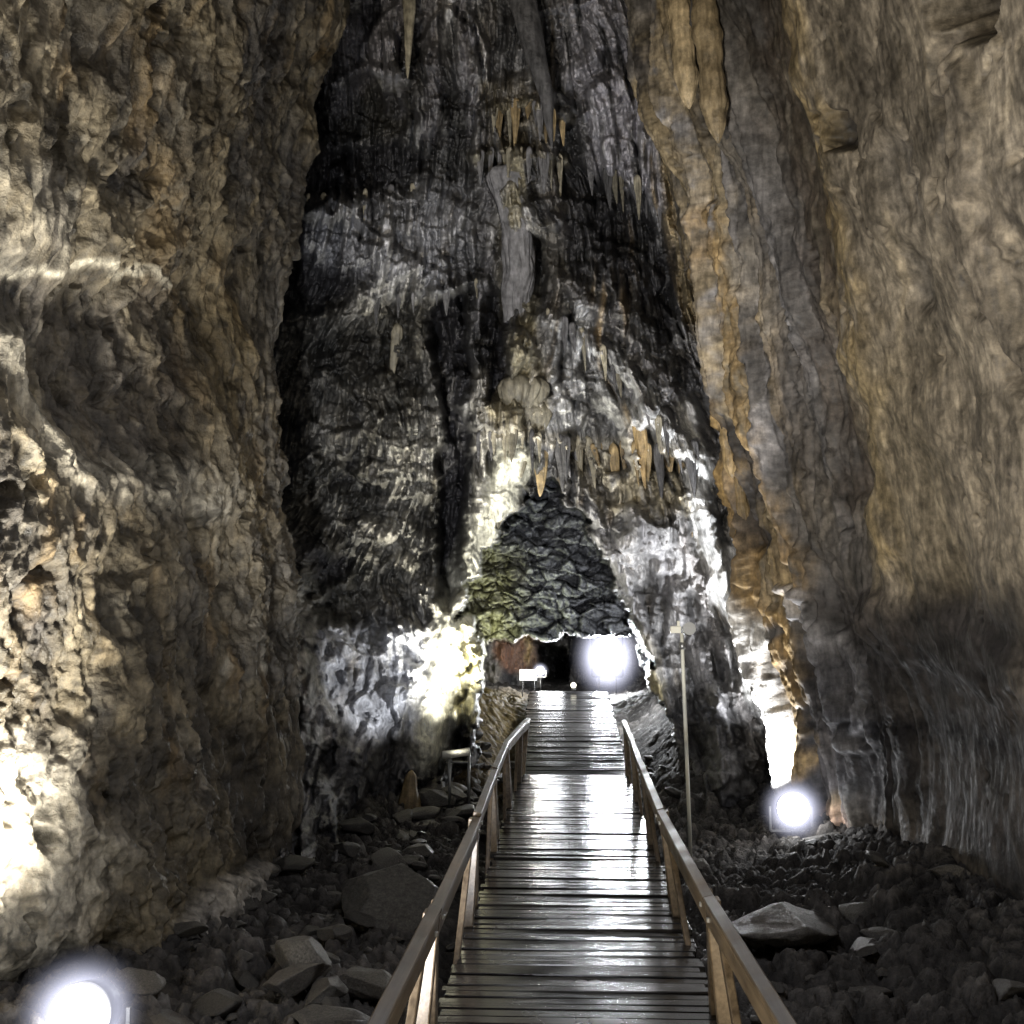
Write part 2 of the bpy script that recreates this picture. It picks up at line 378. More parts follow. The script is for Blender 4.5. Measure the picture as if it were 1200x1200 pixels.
colsR = [
    (-9, [2.8]*4+[2.8, 2.6, 2.4, 1.9, 1.3, .3]),
    (-3, [2.9]*4+[2.9, 2.7, 2.4, 1.9, 1.3, .3]),
    (0, [2.9]*4+[2.9, 2.7, 2.4, 1.9, 1.3, .3]),
    (3, [2.9, 2.85, 2.85, 2.85, 2.85, 2.65, 2.35, 1.9, 1.3, .3]),
    (5, [2.85, 2.75, 2.8, 2.8, 2.7, 2.45, 2.15, 1.75, 1.2, .3]),
    (7, [2.85, 2.75, 2.75, 2.7, 2.55, 2.25, 1.95, 1.6, 1.1, .3]),
    (8.5, [2.85, 2.75, 2.72, 2.6, 2.38, 2.08, 1.8, 1.4, .95, .25]),
    (10, [2.85, 2.72, 2.55, 2.32, 2.05, 1.8, 1.55, 1.15, .75, .15]),
    (11, [2.68, 2.54, 2.22, 1.95, 1.72, 1.55, 1.35, .98, .6, .1]),
    (11.6, [2.7, 2.55, 2.2, 1.9, 1.68, 1.52, 1.32, .95, .55, .1]),
    (12.1, [3.5, 3.4, 3.1, 2.7, 2.25, 1.9, 1.6, 1.2, .8, .3]),
    (12.8, [5.5, 5.3, 4.9, 4.3, 3.7, 3.2, 2.7, 2.2, 1.7, 1.1]),
]
featsR = [
    dict(k='stroke', p=[(785, -40), (800, 120), (835, 300), (870, 470), (905, 640), (960, 760)], w=17, s=12, c=(.38, .29, .16), a=.75, n=1),
    dict(k='stroke', p=[(845, 240), (880, 440), (930, 600), (965, 700)], w=9, s=7, d=.10, c=(.42, .28, .12), a=.75, n=1),
    dict(k='stroke', p=[(850, 480), (862, 600), (900, 720)], w=14, s=10, c=ORNG, a=.7),
    dict(k='stroke', p=[(868, 500), (880, 560), (885, 640)], w=14, s=10, d=-.12, c=BLK, a=.85),
    dict(k='stroke', p=[(845, -40), (900, 200), (960, 480), (1000, 700), (1040, 900)], w=32, s=20, d=-.07, c=(.10, .095, .095), a=.7),
    dict(k='stroke', p=[(930, -40), (975, 170), (1005, 330), (1030, 460), (1060, 640)], w=18, s=14, d=.05, c=(.50, .38, .19), a=.75, n=1),
    dict(k='poly', p=[(1050, -40), (1300, -40), (1300, 680), (1150, 700), (1090, 560), (1060, 300)], s=40, c=(.42, .36, .27), a=.6, n=1),
    dict(k='stroke', p=[(1060, 720), (1130, 760), (1220, 800)], w=30, s=20, d=.1, c=(.3, .25, .2), a=.5),
    dict(k='stroke', p=[(1060, 180), (1090, 280), (1080, 340)], w=16, s=14, d=-.1, c=(.16, .15, .14), a=.6, n=1),
    dict(k='poly', p=[(870, -40), (935, -40), (985, 240), (1040, 560), (1000, 620), (950, 400), (900, 150)], s=18, d=-.10, c=(.11, .085, .065), a=.65, n=1),
    dict(k='poly', p=[(1010, 430), (1080, 400), (1140, 640), (1160, 720), (1090, 700), (1040, 600)], s=22, c=(.36, .30, .2), a=.4),
    dict(k='poly', p=[(1095, -20), (1165, -20), (1168, 35), (1130, 48), (1100, 20)], s=9, d=-.45, c=BLK, a=.9),
    dict(k='stroke', p=[(1112, 40), (1130, 200), (1160, 340), (1200, 450), (1260, 560)], w=10, s=7, d=-.14, c=(.09, .075, .06), a=.7),
    dict(k='stroke', p=[(1140, 80), (1165, 240), (1200, 350), (1260, 450)], w=16, s=9, d=.10, c=(.2, .17, .13), a=.7),
    dict(k='stroke', p=[(990, 130), (992, 165)], w=9, s=5, d=-.2, c=BLK, a=.9),
    dict(k='poly', p=[(975, 690), (1200, 700), (1300, 1150), (1080, 960), (985, 930)], s=30, c=(.05, .046, .048), a=.9),  # unlit lower part of the right wall, painted dark
    dict(k='poly', p=[(968, 930), (1020, 955), (1100, 1010), (1180, 1110), (1100, 1070), (1000, 1010), (972, 990)], s=12, d=.1, c=(.46, .31, .23), a=.9),
    dict(k='stroke', p=[(868, 700), (905, 790), (932, 860), (950, 925)], w=15, s=7, d=.08, c=(.74, .71, .66), a=.97),  # white calcite edge, brightened in colour along the lamp's lit streak
    dict(k='stroke', p=[(822, 540), (838, 620), (856, 690), (880, 760), (905, 820)], w=12, s=6, d=.05, c=(.74, .71, .66), a=.95),  # upper run of the lit streak, painted white
    dict(k='poly', p=[(925, 700), (985, 740), (1020, 930), (975, 940), (950, 830)], s=12, c=(.09, .085, .09), a=.85),  # unlit flank beside the streak, painted darker
    dict(k='stroke', p=[(905, 690), (925, 740), (950, 830), (962, 900)], w=8, s=6, d=.06, c=(.36, .24, .10), a=.8),
    dict(k='stroke', p=[(930, 680), (975, 760), (1005, 850)], w=6, s=5, d=.09, c=(.4, .39, .4), a=.7),
    dict(k='stroke', p=[(960, 690), (1000, 780), (1030, 880)], w=7, s=6, d=.10, c=(.4, .39, .4), a=.7),
]
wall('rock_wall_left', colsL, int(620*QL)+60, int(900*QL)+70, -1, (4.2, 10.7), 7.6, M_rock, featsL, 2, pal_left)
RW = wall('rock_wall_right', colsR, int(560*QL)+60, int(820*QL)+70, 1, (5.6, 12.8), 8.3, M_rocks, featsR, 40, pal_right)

# ------------------------------------------------------------------ END WALL (recess, hanging formation, arch, tunnel)
ctrlE = [  # px, py, Y
    (230, -350, 12.6), (400, -350, 12), (600, -350, 11.2), (800, -350, 11.5), (1010, -350, 12.5),
    (230, 100, 13.2), (370, 30, 12.0), (400, 100, 12.4), (470, 20, 12.2), (600, 0, 12.2), (700, 60, 12.2), (780, 20, 12.3), (850, 0, 13), (1010, 0, 14),
    (230, 330, 14), (290, 330, 13.6), (400, 240, 12.7), (460, 300, 12.7), (560, 200, 12.8), (600, 240, 12.7), (690, 200, 12.8), (760, 250, 13.2), (820, 250, 13.3),
    (300, 480, 13.0), (400, 450, 12.6), (480, 450, 12.8), (600, 420, 12.7), (680, 400, 12.7), (760, 420, 13), (840, 420, 13.2), (1010, 400, 14.5),
    (230, 600, 13.5), (310, 600, 12.4), (400, 600, 12.4), (480, 600, 12.9), (580, 560, 12.7), (660, 520, 12.4), (760, 540, 12.6), (830, 560, 12.8),
    (230, 720, 12), (310, 720, 10.9), (400, 720, 11.9), (480, 720, 12.5), (550, 650, 12.8), (530, 740, 12.7), (520, 800, 12.6), (500, 880, 12.3), (555, 780, 12.9),
    (300, 800, 9.9), (400, 820, 11.3), (470, 830, 12.0), (230, 950, 9.2), (300, 950, 9.2), (400, 960, 10.9), (470, 950, 11.9), (300, 1040, 8.9), (400, 1040, 10.8), (500, 1000, 12),
    (230, 1060, 8.6), (560, 900, 13.2), (680, 640, 13.2), (720, 660, 12.9), (780, 660, 12.6), (850, 680, 12.6), (900, 700, 13), (770, 780, 13), (800, 860, 12.9), (860, 820, 12.3), (900, 900, 12.2), (950, 920, 12.1),
    (1010, 700, 13.5), (1010, 900, 12.8), (850, 950, 12.2), (920, 1000, 12.1), (780, 1010, 13), (650, 1010, 14)]
C = np.array(ctrlE, float)
def rbf_fit(C):
    n = len(C); A = np.zeros((n+3, n+3)); d = np.hypot(C[:, 0][:, None]-C[:, 0][None], C[:, 1][:, None]-C[:, 1][None])/300
    A[:n, :n] = d + np.eye(n)*.03; A[:n, n] = 1; A[:n, n+1] = C[:, 0]/600; A[:n, n+2] = C[:, 1]/600; A[n:, :n] = A[:n, n:].T
    return np.linalg.solve(A, np.concatenate([C[:, 2], [0, 0, 0]]))
def rbf_eval(C, wts, x, y):
    n = len(C); r = np.zeros(len(x))
    for i in range(n): r += wts[i]*np.hypot(x-C[i, 0], y-C[i, 1])/300
    return r + wts[n] + wts[n+1]*x/600 + wts[n+2]*y/600
gx = np.arange(232, 1008, 1.15/QL); gy = np.concatenate([np.arange(-340, -20, 5), np.arange(-20, 1010, 1.2/QL)])
nu, nv = len(gx), len(gy)
GX, GY = np.meshgrid(gx, gy); ex = GX.ravel(); ey = GY.ravel()
Y0 = rbf_eval(C, rbf_fit(C), ex, ey)
B0 = W(ex, ey, Y0)
P = B0.copy()
k1 = fbm(P, 2.0, 4, .55, off=80); k2 = fbm(P, 2.0, 4, .55, off=81)
jx = ex + 16*k1; jy = ey + 16*k2
kx = ex + 16*fbm(P, 3, 5, .62, off=82) + 14*k2; ky = ey + 16*fbm(P, 3, 5, .62, off=83) + 10*k1
# masks of character
right_side = sst(590, 690, ex)
Q = P + np.stack([k1, k2, k1*.5], 1)*.16
lw = fbm(P, (.55, .5, .45), 2, off=78)*.35; lw2 = fbm(P, 2.6, 2, off=79)*.03
shear = P.copy(); shear[:, 0] = (P[:, 0]+1+lw+lw2)/(18-P[:, 2])*15; shear[:, 1] = P[:, 1]*.5; shear[:, 2] += lw*1.2   # drapes fan out with the leaning fissure
tq = P + np.stack([k1, k2, k1*.5], 1)*.10
t1 = fbm(tq, (1.0, .6, .75), 4, .5, off=76); t2 = fbm(tq+9, (1.6, .6, 1.9), 4, .5, off=77)
terr = (sst(-.06, .03, t1)+sst(.16, .24, t1))*.38 + (sst(-.05, .02, t2)+sst(.18, .24, t2))*.13
flute = ridge(shear, (3.2, 1.2, .42), 3, .55, off=84)
flute2 = ridge(shear, (8.5, 1.2, .9), 3, .6, off=85)
scal = fbm(Q, (4.2, 2, 4.2), 4, .6, off=86)
f1, f2, hh = worley(Q, (4.2, 1.5, 3.3), 3)
knob = np.clip(.75-f1, 0, 1)
g1, g2, gh = worley(Q+np.stack([scal, scal, scal], 1)*.05, (9.5, 3, 5.5), 8)
wq = shear + np.stack([scal*.02, scal*0, scal*.25], 1)
wq[:, 1] *= .3
o1, o2, oh = worley(wq, (4.3, 1, 1.0), 21)
q1, q2, qh = worley(wq, (11, 1, 2.4), 22)
pipe1 = sst(0, .55, o2-o1); pipe2 = sst(0, .5, q2-q1)
fine = fbm(Q, (16, 8, 9), 4, .62, off=87)
big = fbm(Q, (.9, .9, .7), 3, off=88)
mB = polymask(ex, ey, [(200, 330), (520, 340), (530, 720), (340, 720), (200, 700)], 40)        # knobbly recess face
mDrip = polymask(ex, ey, [(380, 440), (520, 440), (520, 720), (380, 720)], 30)
D = .34 - (big*.6 + terr*(1-.3*mB) + (pipe1*(.22+.22*oh))*(1-.7*mB) + pipe2*(.07+.09*qh)*(1-.3*mB+.7*mDrip) + flute*.12*(1-.45*mB) + flute2*.075*(1-.3*mB+.5*mDrip) + scal*.10 + knob*(.10+.22*mB) + np.clip(.6-g1, 0, 1)*.10*(.3+.9*mB) + fine*.05)
D *= 1.0
Yf = Y0 + D
Ysmooth = Y0
# colour
n = sst(-.35, .35, fbm(shear, (1.8, 1.8, .6), 4, .6, off=90))
col = mixc((.13, .125, .12), (.42, .41, .405), n)
n = sst(.1, .45, fbm(shear, (3.2, 3, .7), 4, .6, off=91)); col = col*(1-n[:, None]*.6)+np.array([.5, .49, .5])*n[:, None]*.6
n = sst(.1, .4, fbm(shear, (3.5, 3, .55), 4, .6, off=92)); col = col*(1-n[:, None]*.75)+np.array([.035, .033, .036])*n[:, None]*.75
n = sst(.18, .45, fbm(shear, (3, 3, .5), 3, .6, off=93)); n = n*(.25+.75*right_side); col = col*(1-n[:, None]*.7)+np.array([.38, .27, .13])*n[:, None]*.7
col = col*(1-mB[:, None]*.75)+mixc((.10, .095, .075), (.23, .21, .165), sst(-.3, .3, scal))*mB[:, None]*.75
pg = sst(0, .22, o2-o1); pg2 = sst(0, .2, q2-q1); col = col*(1-.6*(1-pg[:, None])*(1-mB[:, None]))*(1-.4*(1-pg2[:, None]))*(.7+.7*oh[:, None]*(1-mB[:, None])+.3*mB[:, None])
dead = sst(.0, .12, f2-f1); col = col*(1-(1-dead[:, None])*mB[:, None]*.7)
WHT = (.78, .77, .74)
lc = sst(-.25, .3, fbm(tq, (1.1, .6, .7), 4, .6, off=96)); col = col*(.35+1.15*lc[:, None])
col = col*(1+.5*np.clip(fbm(Q, (22, 8, 14), 3, .7, off=97), -1, 1)[:, None])
def F(k, p, wd=None, s=8, d=0, c=None, a=1, n=0, j=1): return dict(k=k, p=p, w=wd, s=s, d=d, c=c, a=a, n=n, j=j)
featsE = [
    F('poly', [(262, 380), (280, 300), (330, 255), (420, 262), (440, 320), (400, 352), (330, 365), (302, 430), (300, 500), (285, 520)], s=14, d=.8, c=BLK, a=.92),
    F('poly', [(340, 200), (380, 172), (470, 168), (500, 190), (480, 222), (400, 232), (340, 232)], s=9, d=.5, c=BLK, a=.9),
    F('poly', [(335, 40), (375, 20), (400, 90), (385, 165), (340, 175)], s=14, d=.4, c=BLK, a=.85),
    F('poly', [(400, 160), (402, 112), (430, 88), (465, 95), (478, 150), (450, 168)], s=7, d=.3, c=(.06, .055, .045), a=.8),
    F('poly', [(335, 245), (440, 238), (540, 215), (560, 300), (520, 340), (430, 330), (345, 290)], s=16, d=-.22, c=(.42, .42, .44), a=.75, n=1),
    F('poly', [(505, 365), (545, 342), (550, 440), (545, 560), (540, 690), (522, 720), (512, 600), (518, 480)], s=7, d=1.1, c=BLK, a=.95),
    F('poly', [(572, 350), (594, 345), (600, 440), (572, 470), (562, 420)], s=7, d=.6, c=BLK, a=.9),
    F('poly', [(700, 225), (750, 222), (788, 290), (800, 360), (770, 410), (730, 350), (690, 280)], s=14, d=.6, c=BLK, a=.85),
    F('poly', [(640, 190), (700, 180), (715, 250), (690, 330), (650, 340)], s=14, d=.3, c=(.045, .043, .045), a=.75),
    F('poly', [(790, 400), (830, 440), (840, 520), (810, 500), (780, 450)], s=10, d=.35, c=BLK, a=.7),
    F('poly', [(400, -30), (470, -30), (470, 60), (440, 80), (400, 130)], s=14, d=0, c=(.42, .40, .43), a=.7, n=1),
    F('poly', [(650, -20), (750, -20), (775, 170), (760, 225), (700, 200), (670, 100)], s=18, d=-.15, c=(.46, .44, .47), a=.8, n=1),
    F('poly', [(560, 100), (625, 90), (650, 180), (620, 195), (560, 180)], s=10, d=-.25, c=(.17, .14, .09), a=.7, n=1),
    F('poly', [(635, 372), (680, 355), (712, 400), (735, 440), (760, 490), (700, 515), (640, 500)], s=14, d=-.2, c=(.75, .75, .75), a=.85, n=1),  # pale rock, whitened further to look brightly lit
    F('stroke', [(700, 470), (760, 490), (800, 520), (832, 545)], 12, 8, -.3, WHT, .75, 1),
    F('stroke', [(560, 520), (600, 500), (640, 512), (690, 522), (740, 518), (800, 530)], 8, 6, -.10, (.62, .58, .5), .75),
    F('poly', [(650, 520), (800, 528), (812, 600), (760, 610), (700, 590), (660, 560)], s=9, d=-.06, c=(.44, .38, .26), a=.7, n=1),
    F('poly', [(655, 560), (690, 570), (760, 720), (790, 860), (760, 800), (720, 690)], s=8, d=-.2, c=(.36, .36, .37), a=.7, n=1),
    F('stroke', [(808, 480), (820, 560), (832, 640), (850, 700), (876, 735)], 12, 7, -.4, WHT, .97),  # this and the next two: calcite band whitened as the lamp's lit streak
    F('stroke', [(872, 720), (888, 800), (925, 860), (950, 925)], 20, 10, -.3, WHT, .9, 1),
    F('poly', [(870, 730), (905, 760), (945, 850), (965, 915), (930, 915), (890, 840)], s=9, d=-.2, c=WHT, a=.7, n=1),
    F('stroke', [(755, 750), (770, 800), (780, 850)], 9, 6, -.06, (.5, .42, .22), .8),
    F('stroke', [(598, 545), (575, 600), (558, 650), (542, 700), (526, 750), (512, 830), (500, 880)], 19, 12, -.38, (.74, .72, .6), .97),  # lamp's pale yellow glow on the column, painted into the colour
    F('stroke', [(548, 740), (552, 790), (546, 830)], 15, 8, -.22, (.52, .49, .32), .9),
    F('poly', [(372, 745), (440, 730), (505, 735), (490, 870), (440, 865), (380, 845)], s=14, d=-.10, c=(.55, .56, .6), a=.85, n=1),  # lamplight on the lower recess wall, brightened in the colour too
    F('poly', [(300, 860), (380, 880), (480, 890), (485, 985), (300, 1010)], s=16, d=.1, c=(.035, .035, .04), a=.7),  # shadow below the lamp beam, painted dark
    F('stroke', [(560, 600), (568, 500), (560, 440)], 8, 6, -.2, (.4, .38, .34), .7),
    F('stroke', [(602, 205), (603, 290), (612, 380), (622, 440)], 20, 10, -.36, (.34, .30, .2), .7, 1),
    F('stroke', [(640, 270), (655, 330)], 12, 8, -.25, (.27, .25, .2), .7, 1),
    F('stroke', [(415, 470), (405, 560)], 9, 6, .14, BLK, .5),
    F('stroke', [(360, 640), (380, 675), (400, 660)], 12, 7, .25, BLK, .8),
]
featsE += [
    F('stroke', [(640, 370), (715, 415), (790, 505), (828, 600), (858, 700)], 10, 7, -.28, (.5, .5, .5), .7, 1),
    F('stroke', [(662, 330), (740, 400), (810, 480), (850, 560)], 9, 7, -.22, (.2, .19, .19), .6),
    F('stroke', [(690, 600), (740, 690), (775, 790), (800, 880)], 9, 6, -.2, (.42, .41, .42), .7, 1),
    F('stroke', [(740, 600), (790, 700), (830, 800), (860, 900)], 10, 7, -.2, (.33, .32, .33), .7, 1),
    F('stroke', [(790, 600), (830, 720), (870, 830), (900, 910)], 8, 6, -.18, (.27, .25, .24), .7, 1),
    F('stroke', [(768, 0), (775, 160), (800, 320), (845, 470)], 9, 6, -.15, (.40, .31, .17), .7, 1),
    F('stroke', [(745, 0), (752, 120), (775, 240)], 8, 6, -.18, (.32, .31, .33), .7, 1),
    F('stroke', [(560, 380), (572, 300), (570, 210)], 8, 6, -.2, (.3, .29, .3), .6, 1),
    F('stroke', [(645, 180), (652, 300), (640, 400)], 10, 7, -.25, (.28, .26, .24), .6, 1),
    F('stroke', [(540, -20), (548, 90), (560, 160)], 10, 7, -.2, (.26, .25, .27), .6, 1),
    F('stroke', [(450, -20), (455, 80), (462, 130)], 9, 6, -.18, (.3, .29, .31), .6, 1),
    F('stroke', [(500, -20), (508, 100), (500, 160)], 9, 6, -.15, (.2, .19, .2), .6),
    F('stroke', [(690, 10), (700, 110), (722, 200)], 11, 7, -.22, (.34, .33, .36), .7, 1),
    F('stroke', [(440, 350), (520, 345), (560, 330)], 7, 5, -.2, (.3, .3, .31), .6, 1),
    F('stroke', [(560, 185), (610, 178), (660, 190)], 8, 5, -.25, (.3, .27, .2), .6, 1),
    F('stroke', [(575, 130), (620, 118), (665, 140)], 7, 5, -.3, (.28, .24, .15), .7, 1),
    F('stroke', [(395, 95), (430, 78), (475, 92)], 7, 5, -.3, (.3, .29, .3), .6, 1),
    F('poly', [(585, 455), (630, 448), (648, 480), (640, 505), (590, 508), (568, 480)], s=8, d=-.18, c=(.55, .48, .32), a=.8, n=1),
]
strip = np.maximum(strokemask(ex, ey, [(598, 545), (575, 600), (558, 650), (542, 700), (526, 750), (512, 830), (500, 880)], 24, 12), strokemask(jx, jy, [(812, 480), (822, 560), (832, 640), (850, 700), (888, 800), (925, 860), (950, 925)], 16, 9))
Yf = Yf - D*strip*.8
pier = polymask(ex, ey, [(745, 620), (820, 620), (850, 720), (900, 880), (900, 960), (780, 960)], 25)
Yf = Yf - D*pier*.45
lowb = polymask(ex, ey, [(340, 740), (510, 735), (500, 960), (330, 960)], 30)
Yf = Yf - D*lowb*.5 - lowb*(pipe2*.05+flute*.05)
col = col*(1-.55*pier[:, None]) + np.array([.16, .155, .155])*.55*pier[:, None]*(.6+.8*oh[:, None])
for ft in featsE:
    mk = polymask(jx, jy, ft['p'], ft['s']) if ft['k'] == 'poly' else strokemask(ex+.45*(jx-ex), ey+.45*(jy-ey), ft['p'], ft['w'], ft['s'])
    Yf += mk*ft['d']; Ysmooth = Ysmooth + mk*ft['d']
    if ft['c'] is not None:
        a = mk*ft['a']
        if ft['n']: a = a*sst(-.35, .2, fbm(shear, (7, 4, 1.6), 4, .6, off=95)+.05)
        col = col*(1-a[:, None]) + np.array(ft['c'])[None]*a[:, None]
# the arch opening onto the blocky rock face behind, and the low tunnel under its lip
OPEN = [(606, 592), (630, 566), (650, 562), (666, 592), (688, 606), (692, 634), (712, 652), (714, 688), (737, 710), (742, 738), (764, 768), (762, 800), (784, 845), (786, 930), (795, 1012), (562, 1012), (560, 870), (566, 800), (566, 750), (552, 728), (537, 725), (553, 700), (548, 682), (564, 662), (566, 645), (584, 640), (594, 626), (592, 610)]
TUN = [(569, 752), (600, 749), (640, 750), (665, 743), (700, 745), (742, 740), (760, 790), (778, 850), (790, 1012), (562, 1012), (560, 870), (567, 800)]
mo = polymask(kx, ky, OPEN, 3.0); mt_ = polymask(ex + (kx-ex)*.8, ey + (ky-ey)*.8, TUN, 2.0)
Yb = 18.2 + (ex-650)*.002 + (ey-650)*-.006
Pb = W(ex, ey, Yb)
Pbw = Pb + np.stack([fbm(Pb, 1.5, 3, off=100), np.zeros(len(ex)), fbm(Pb, 1.8, 3, off=101)*.7], 1)*.22
b1, b2, bh = worley(Pbw*np.array([1, .01, 1]), (3.4, 1, 6.5), 5)
c1, c2, ch = worley(Pbw*np.array([1, .01, 1]), (7.5, 1, 11.5), 6)
brk = -(bh*.42 + ch*.14 - (1-sst(0, .18, b2-b1))*.16 - (1-sst(0, .2, c2-c1))*.06 + fbm(Pb, 12, 3, .6, off=102)*.04)
Yb = Yb + brk + .25
colb = mixc((.06, .062, .07), (.34, .35, .38), sst(.1, .95, bh*.6+ch*.4)); colb *= (.5+.5*sst(0, .12, b2-b1))[:, None]
yl = sst(628, 578, kx)*sst(620, 650, ey); colb = colb*(1-yl[:, None]*.6) + np.array([.52, .50, .34])*yl[:, None]*.6  # yellow lamplight on the left blocks, painted into the colour
Yt = 23.5 - 2.2*sst(655, 575, ex) + 1.5*sst(650, 670, ex)*sst(700, 685, ex)
Pt = W(ex, ey, Yt)
tn = ridge(Pt, (1.6, 1, .5), 4, .55, off=103)
Yt = Yt - tn*.45 - fbm(Pt, 4, 4, .6, off=104)*.25
colt = mixc((.07, .068, .07), (.26, .24, .22), sst(-.3, .4, fbm(Pt, (2.5, 2, .8), 4, .6, off=105)))
rd = polymask(kx, ky, [(585, 750), (632, 748), (634, 775), (618, 790), (600, 790), (585, 775)], 8); colt = colt*(1-rd[:, None]*.7)+np.array([.34, .17, .10])*rd[:, None]*.7
pl = strokemask(kx, ky, [(626, 750), (624, 772)], 5, 4); colt = colt*(1-pl[:, None]*.8)+np.array([.6, .45, .25])*pl[:, None]*.8
dk = polymask(kx, ky, [(636, 755), (650, 752), (664, 775), (668, 800), (640, 805), (634, 790)], 4); colt = colt*(1-dk[:, None]*.85); Yt = Yt + dk*3
Yin = Yb*(1-mt_) + Yt*mt_
colin = colb*(1-mt_[:, None]) + colt*mt_[:, None]
Yf = Yf*(1-mo) + Yin*mo
col = col*(1-mo[:, None]) + colin*mo[:, None]
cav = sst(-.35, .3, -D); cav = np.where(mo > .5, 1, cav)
edge = (1-np.abs(2*mo-1))**.5; e2_ = (1-np.abs(2*mt_-1))**.5*(mo > .5)*(ey < 800); edge = np.maximum(edge, e2_)*sst(590, 660, ex); col = col*(1-.88*edge[:, None])  # arch and lip edges painted dark to cancel the far lamp's white outline
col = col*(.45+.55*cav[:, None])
PE = W(ex, ey, Yf)
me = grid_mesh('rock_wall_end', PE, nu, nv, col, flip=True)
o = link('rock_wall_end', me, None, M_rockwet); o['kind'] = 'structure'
YE = Yf.reshape(nv, nu)
def wall_y(px, py):
    i = int(np.clip(np.searchsorted(gx, px), 0, nu-1)); j = int(np.clip(np.searchsorted(gy, py), 0, nv-1)); return float(YE[j, i])

# ------------------------------------------------------------------ GROUND
def ground_h(x, y):
    c = sst(.7, 1.4, np.abs(x))
    base = -.42 + sst(10.8, 17.5, y)*.95
    base = base + c*sst(10.5, 13.0, y)*.28*(1-sst(16, 18, y)) - .12*(1-c)*sst(12, 13, y)
    base = base + .22*sst(1.6, 2.7, np.abs(x))*(1-sst(11, 13, y)*.6)
    base = base + .10*sst(1.1, 2.2, x)*sst(4, 7, y)*(1-sst(10, 12, y))
    return base
nx, ny = 420, 900
xs = np.linspace(-4.2, 4.2, nx); ys = np.concatenate([np.linspace(-9, 3, 60, endpoint=False), np.linspace(3, 19, 720, endpoint=False), np.linspace(19, 27, 120)])
XG, YG = np.meshgrid(xs, ys); x = XG.ravel(); y = YG.ravel()
P = np.stack([x, y, np.zeros(len(x))], 1)
h = ground_h(x, y)
h += (fbm(P, 1.1, 3, off=110)*.12 + fbm(P, 4, 4, .6, off=111)*.07)*(1-.2*sst(12.2, 13.2, y))
f1, f2, hh = worley(P + np.stack([fbm(P, 3, 2, off=112)]*3, 1)*.1, (3.4, 3.4, 1), 11)
e1, e2, eh = worley(P, (8, 8, 1), 12)
stony = (.35+.65*sst(.6, 1.0, np.abs(x)))*(1-sst(12.2, 13.2, y)*.45)
i1, i2, ih = worley(P, (17, 17, 1), 13)
h += stony*(sst(0, .2, f2-f1)*.09*(.2+hh) + sst(0, .2, e2-e1)*.055*(.2+eh) + sst(0, .25, i2-i1)*.025*(.2+ih))
c = mixc((.035, .033, .032), (.12, .11, .10), np.clip(hh*.6+eh*.4, 0, 1))
c *= (.4+.6*sst(0, .2, f2-f1)*sst(0, .2, e2-e1)+.15)[:, None]
oc = sst(-.65, -.9, x)*sst(12.0, 13.0, y)*(1-sst(18, 20, y)); c = c*(1-oc[:, None]*.85)+np.array([.15, .11, .045])*oc[:, None]*.85
oc = sst(.6, .9, x)*sst(14, 15, y)*(1-sst(19, 21, y)); c = c*(1-oc[:, None]*.6)+np.array([.035, .034, .033])*oc[:, None]*.6  # ground painted darker to hold down the far lamp's light
P[:, 2] = h
me = grid_mesh('ground', P, nx, ny, c)
o = link('ground', me, None, M_ground); o['kind'] = 'structure'
HG = h.reshape(ny, nx)
def gh(X_, Y_):
    i = int(np.clip(np.searchsorted(xs, X_), 0, nx-1)); j = int(np.clip(np.searchsorted(ys, Y_), 0, ny-1)); return float(HG[j, i])

# ------------------------------------------------------------------ BOARDWALK
def box_verts(c0, ax, ay, az):
    """box centred c0 with half vectors"""
    out = []
    for sx in (-1, 1):
        for sy in (-1, 1):
            for sz in (-1, 1): out.append(c0 + ax*sx + ay*sy + az*sz)
    return out
BF = [(0, 1, 3, 2), (4, 6, 7, 5), (0, 4, 5, 1), (2, 3, 7, 6), (0, 2, 6, 4), (1, 5, 7, 3)]
class MB:
    def __init__(s): s.v = []; s.f = []; s.t = []
    def box(s, c0, ax, ay, az, tone=1.0):
        b = len(s.v); s.v += box_verts(Vector(c0), Vector(ax), Vector(ay), Vector(az)); s.f += [tuple(b+i for i in q) for q in BF]; s.t += [tone]*8
        return s
    def bar(s, a, b_, w_, t_, up=(0, 0, 1), tone=1.0):
        a = Vector(a); b_ = Vector(b_); d = (b_-a); u = Vector(up); side = d.cross(u).normalized(); n_ = side.cross(d).normalized()
        return s.box((a+b_)/2, d/2, side*w_/2, n_*t_/2, tone)
    def build(s, name, mat, parent=None, bev=.004):
        me = bpy.data.meshes.new(name); me.from_pydata([tuple(q) for q in s.v], [], s.f); me.update()
        at = me.attributes.new('Tone', 'FLOAT', 'POINT'); at.data.foreach_set('value', s.t)
        bm = bmesh.new(); bm.from_mesh(me)
        bmesh.ops.recalc_face_normals(bm, faces=bm.faces)
        if bev: bmesh.ops.bevel(bm, geom=list(bm.edges), offset=bev, segments=1, affect='EDGES')
        bm.to_mesh(me); bm.free()
        return link(name, me, parent, mat)
bw = empty('boardwalk', (0, 6, -.4)); tag(bw, 'wet dark plank walkway running down the middle of the cave between low railings', 'boardwalk')
def bwp(o):                       # keep world coordinates under the empty
    o.matrix_parent_inverse = Matrix.Translation((0, -6, .4)); return o
def deck_c(y):                    # centre line, height, half width
    x0 = .0 - .10*float(sst(13, 17.5, np.array(y))) - .03*math.sin(y*.7)*.3
    z = 0.0 + max(0, (y-12.6))*.137
    return x0, z
rn = random.Random(5)
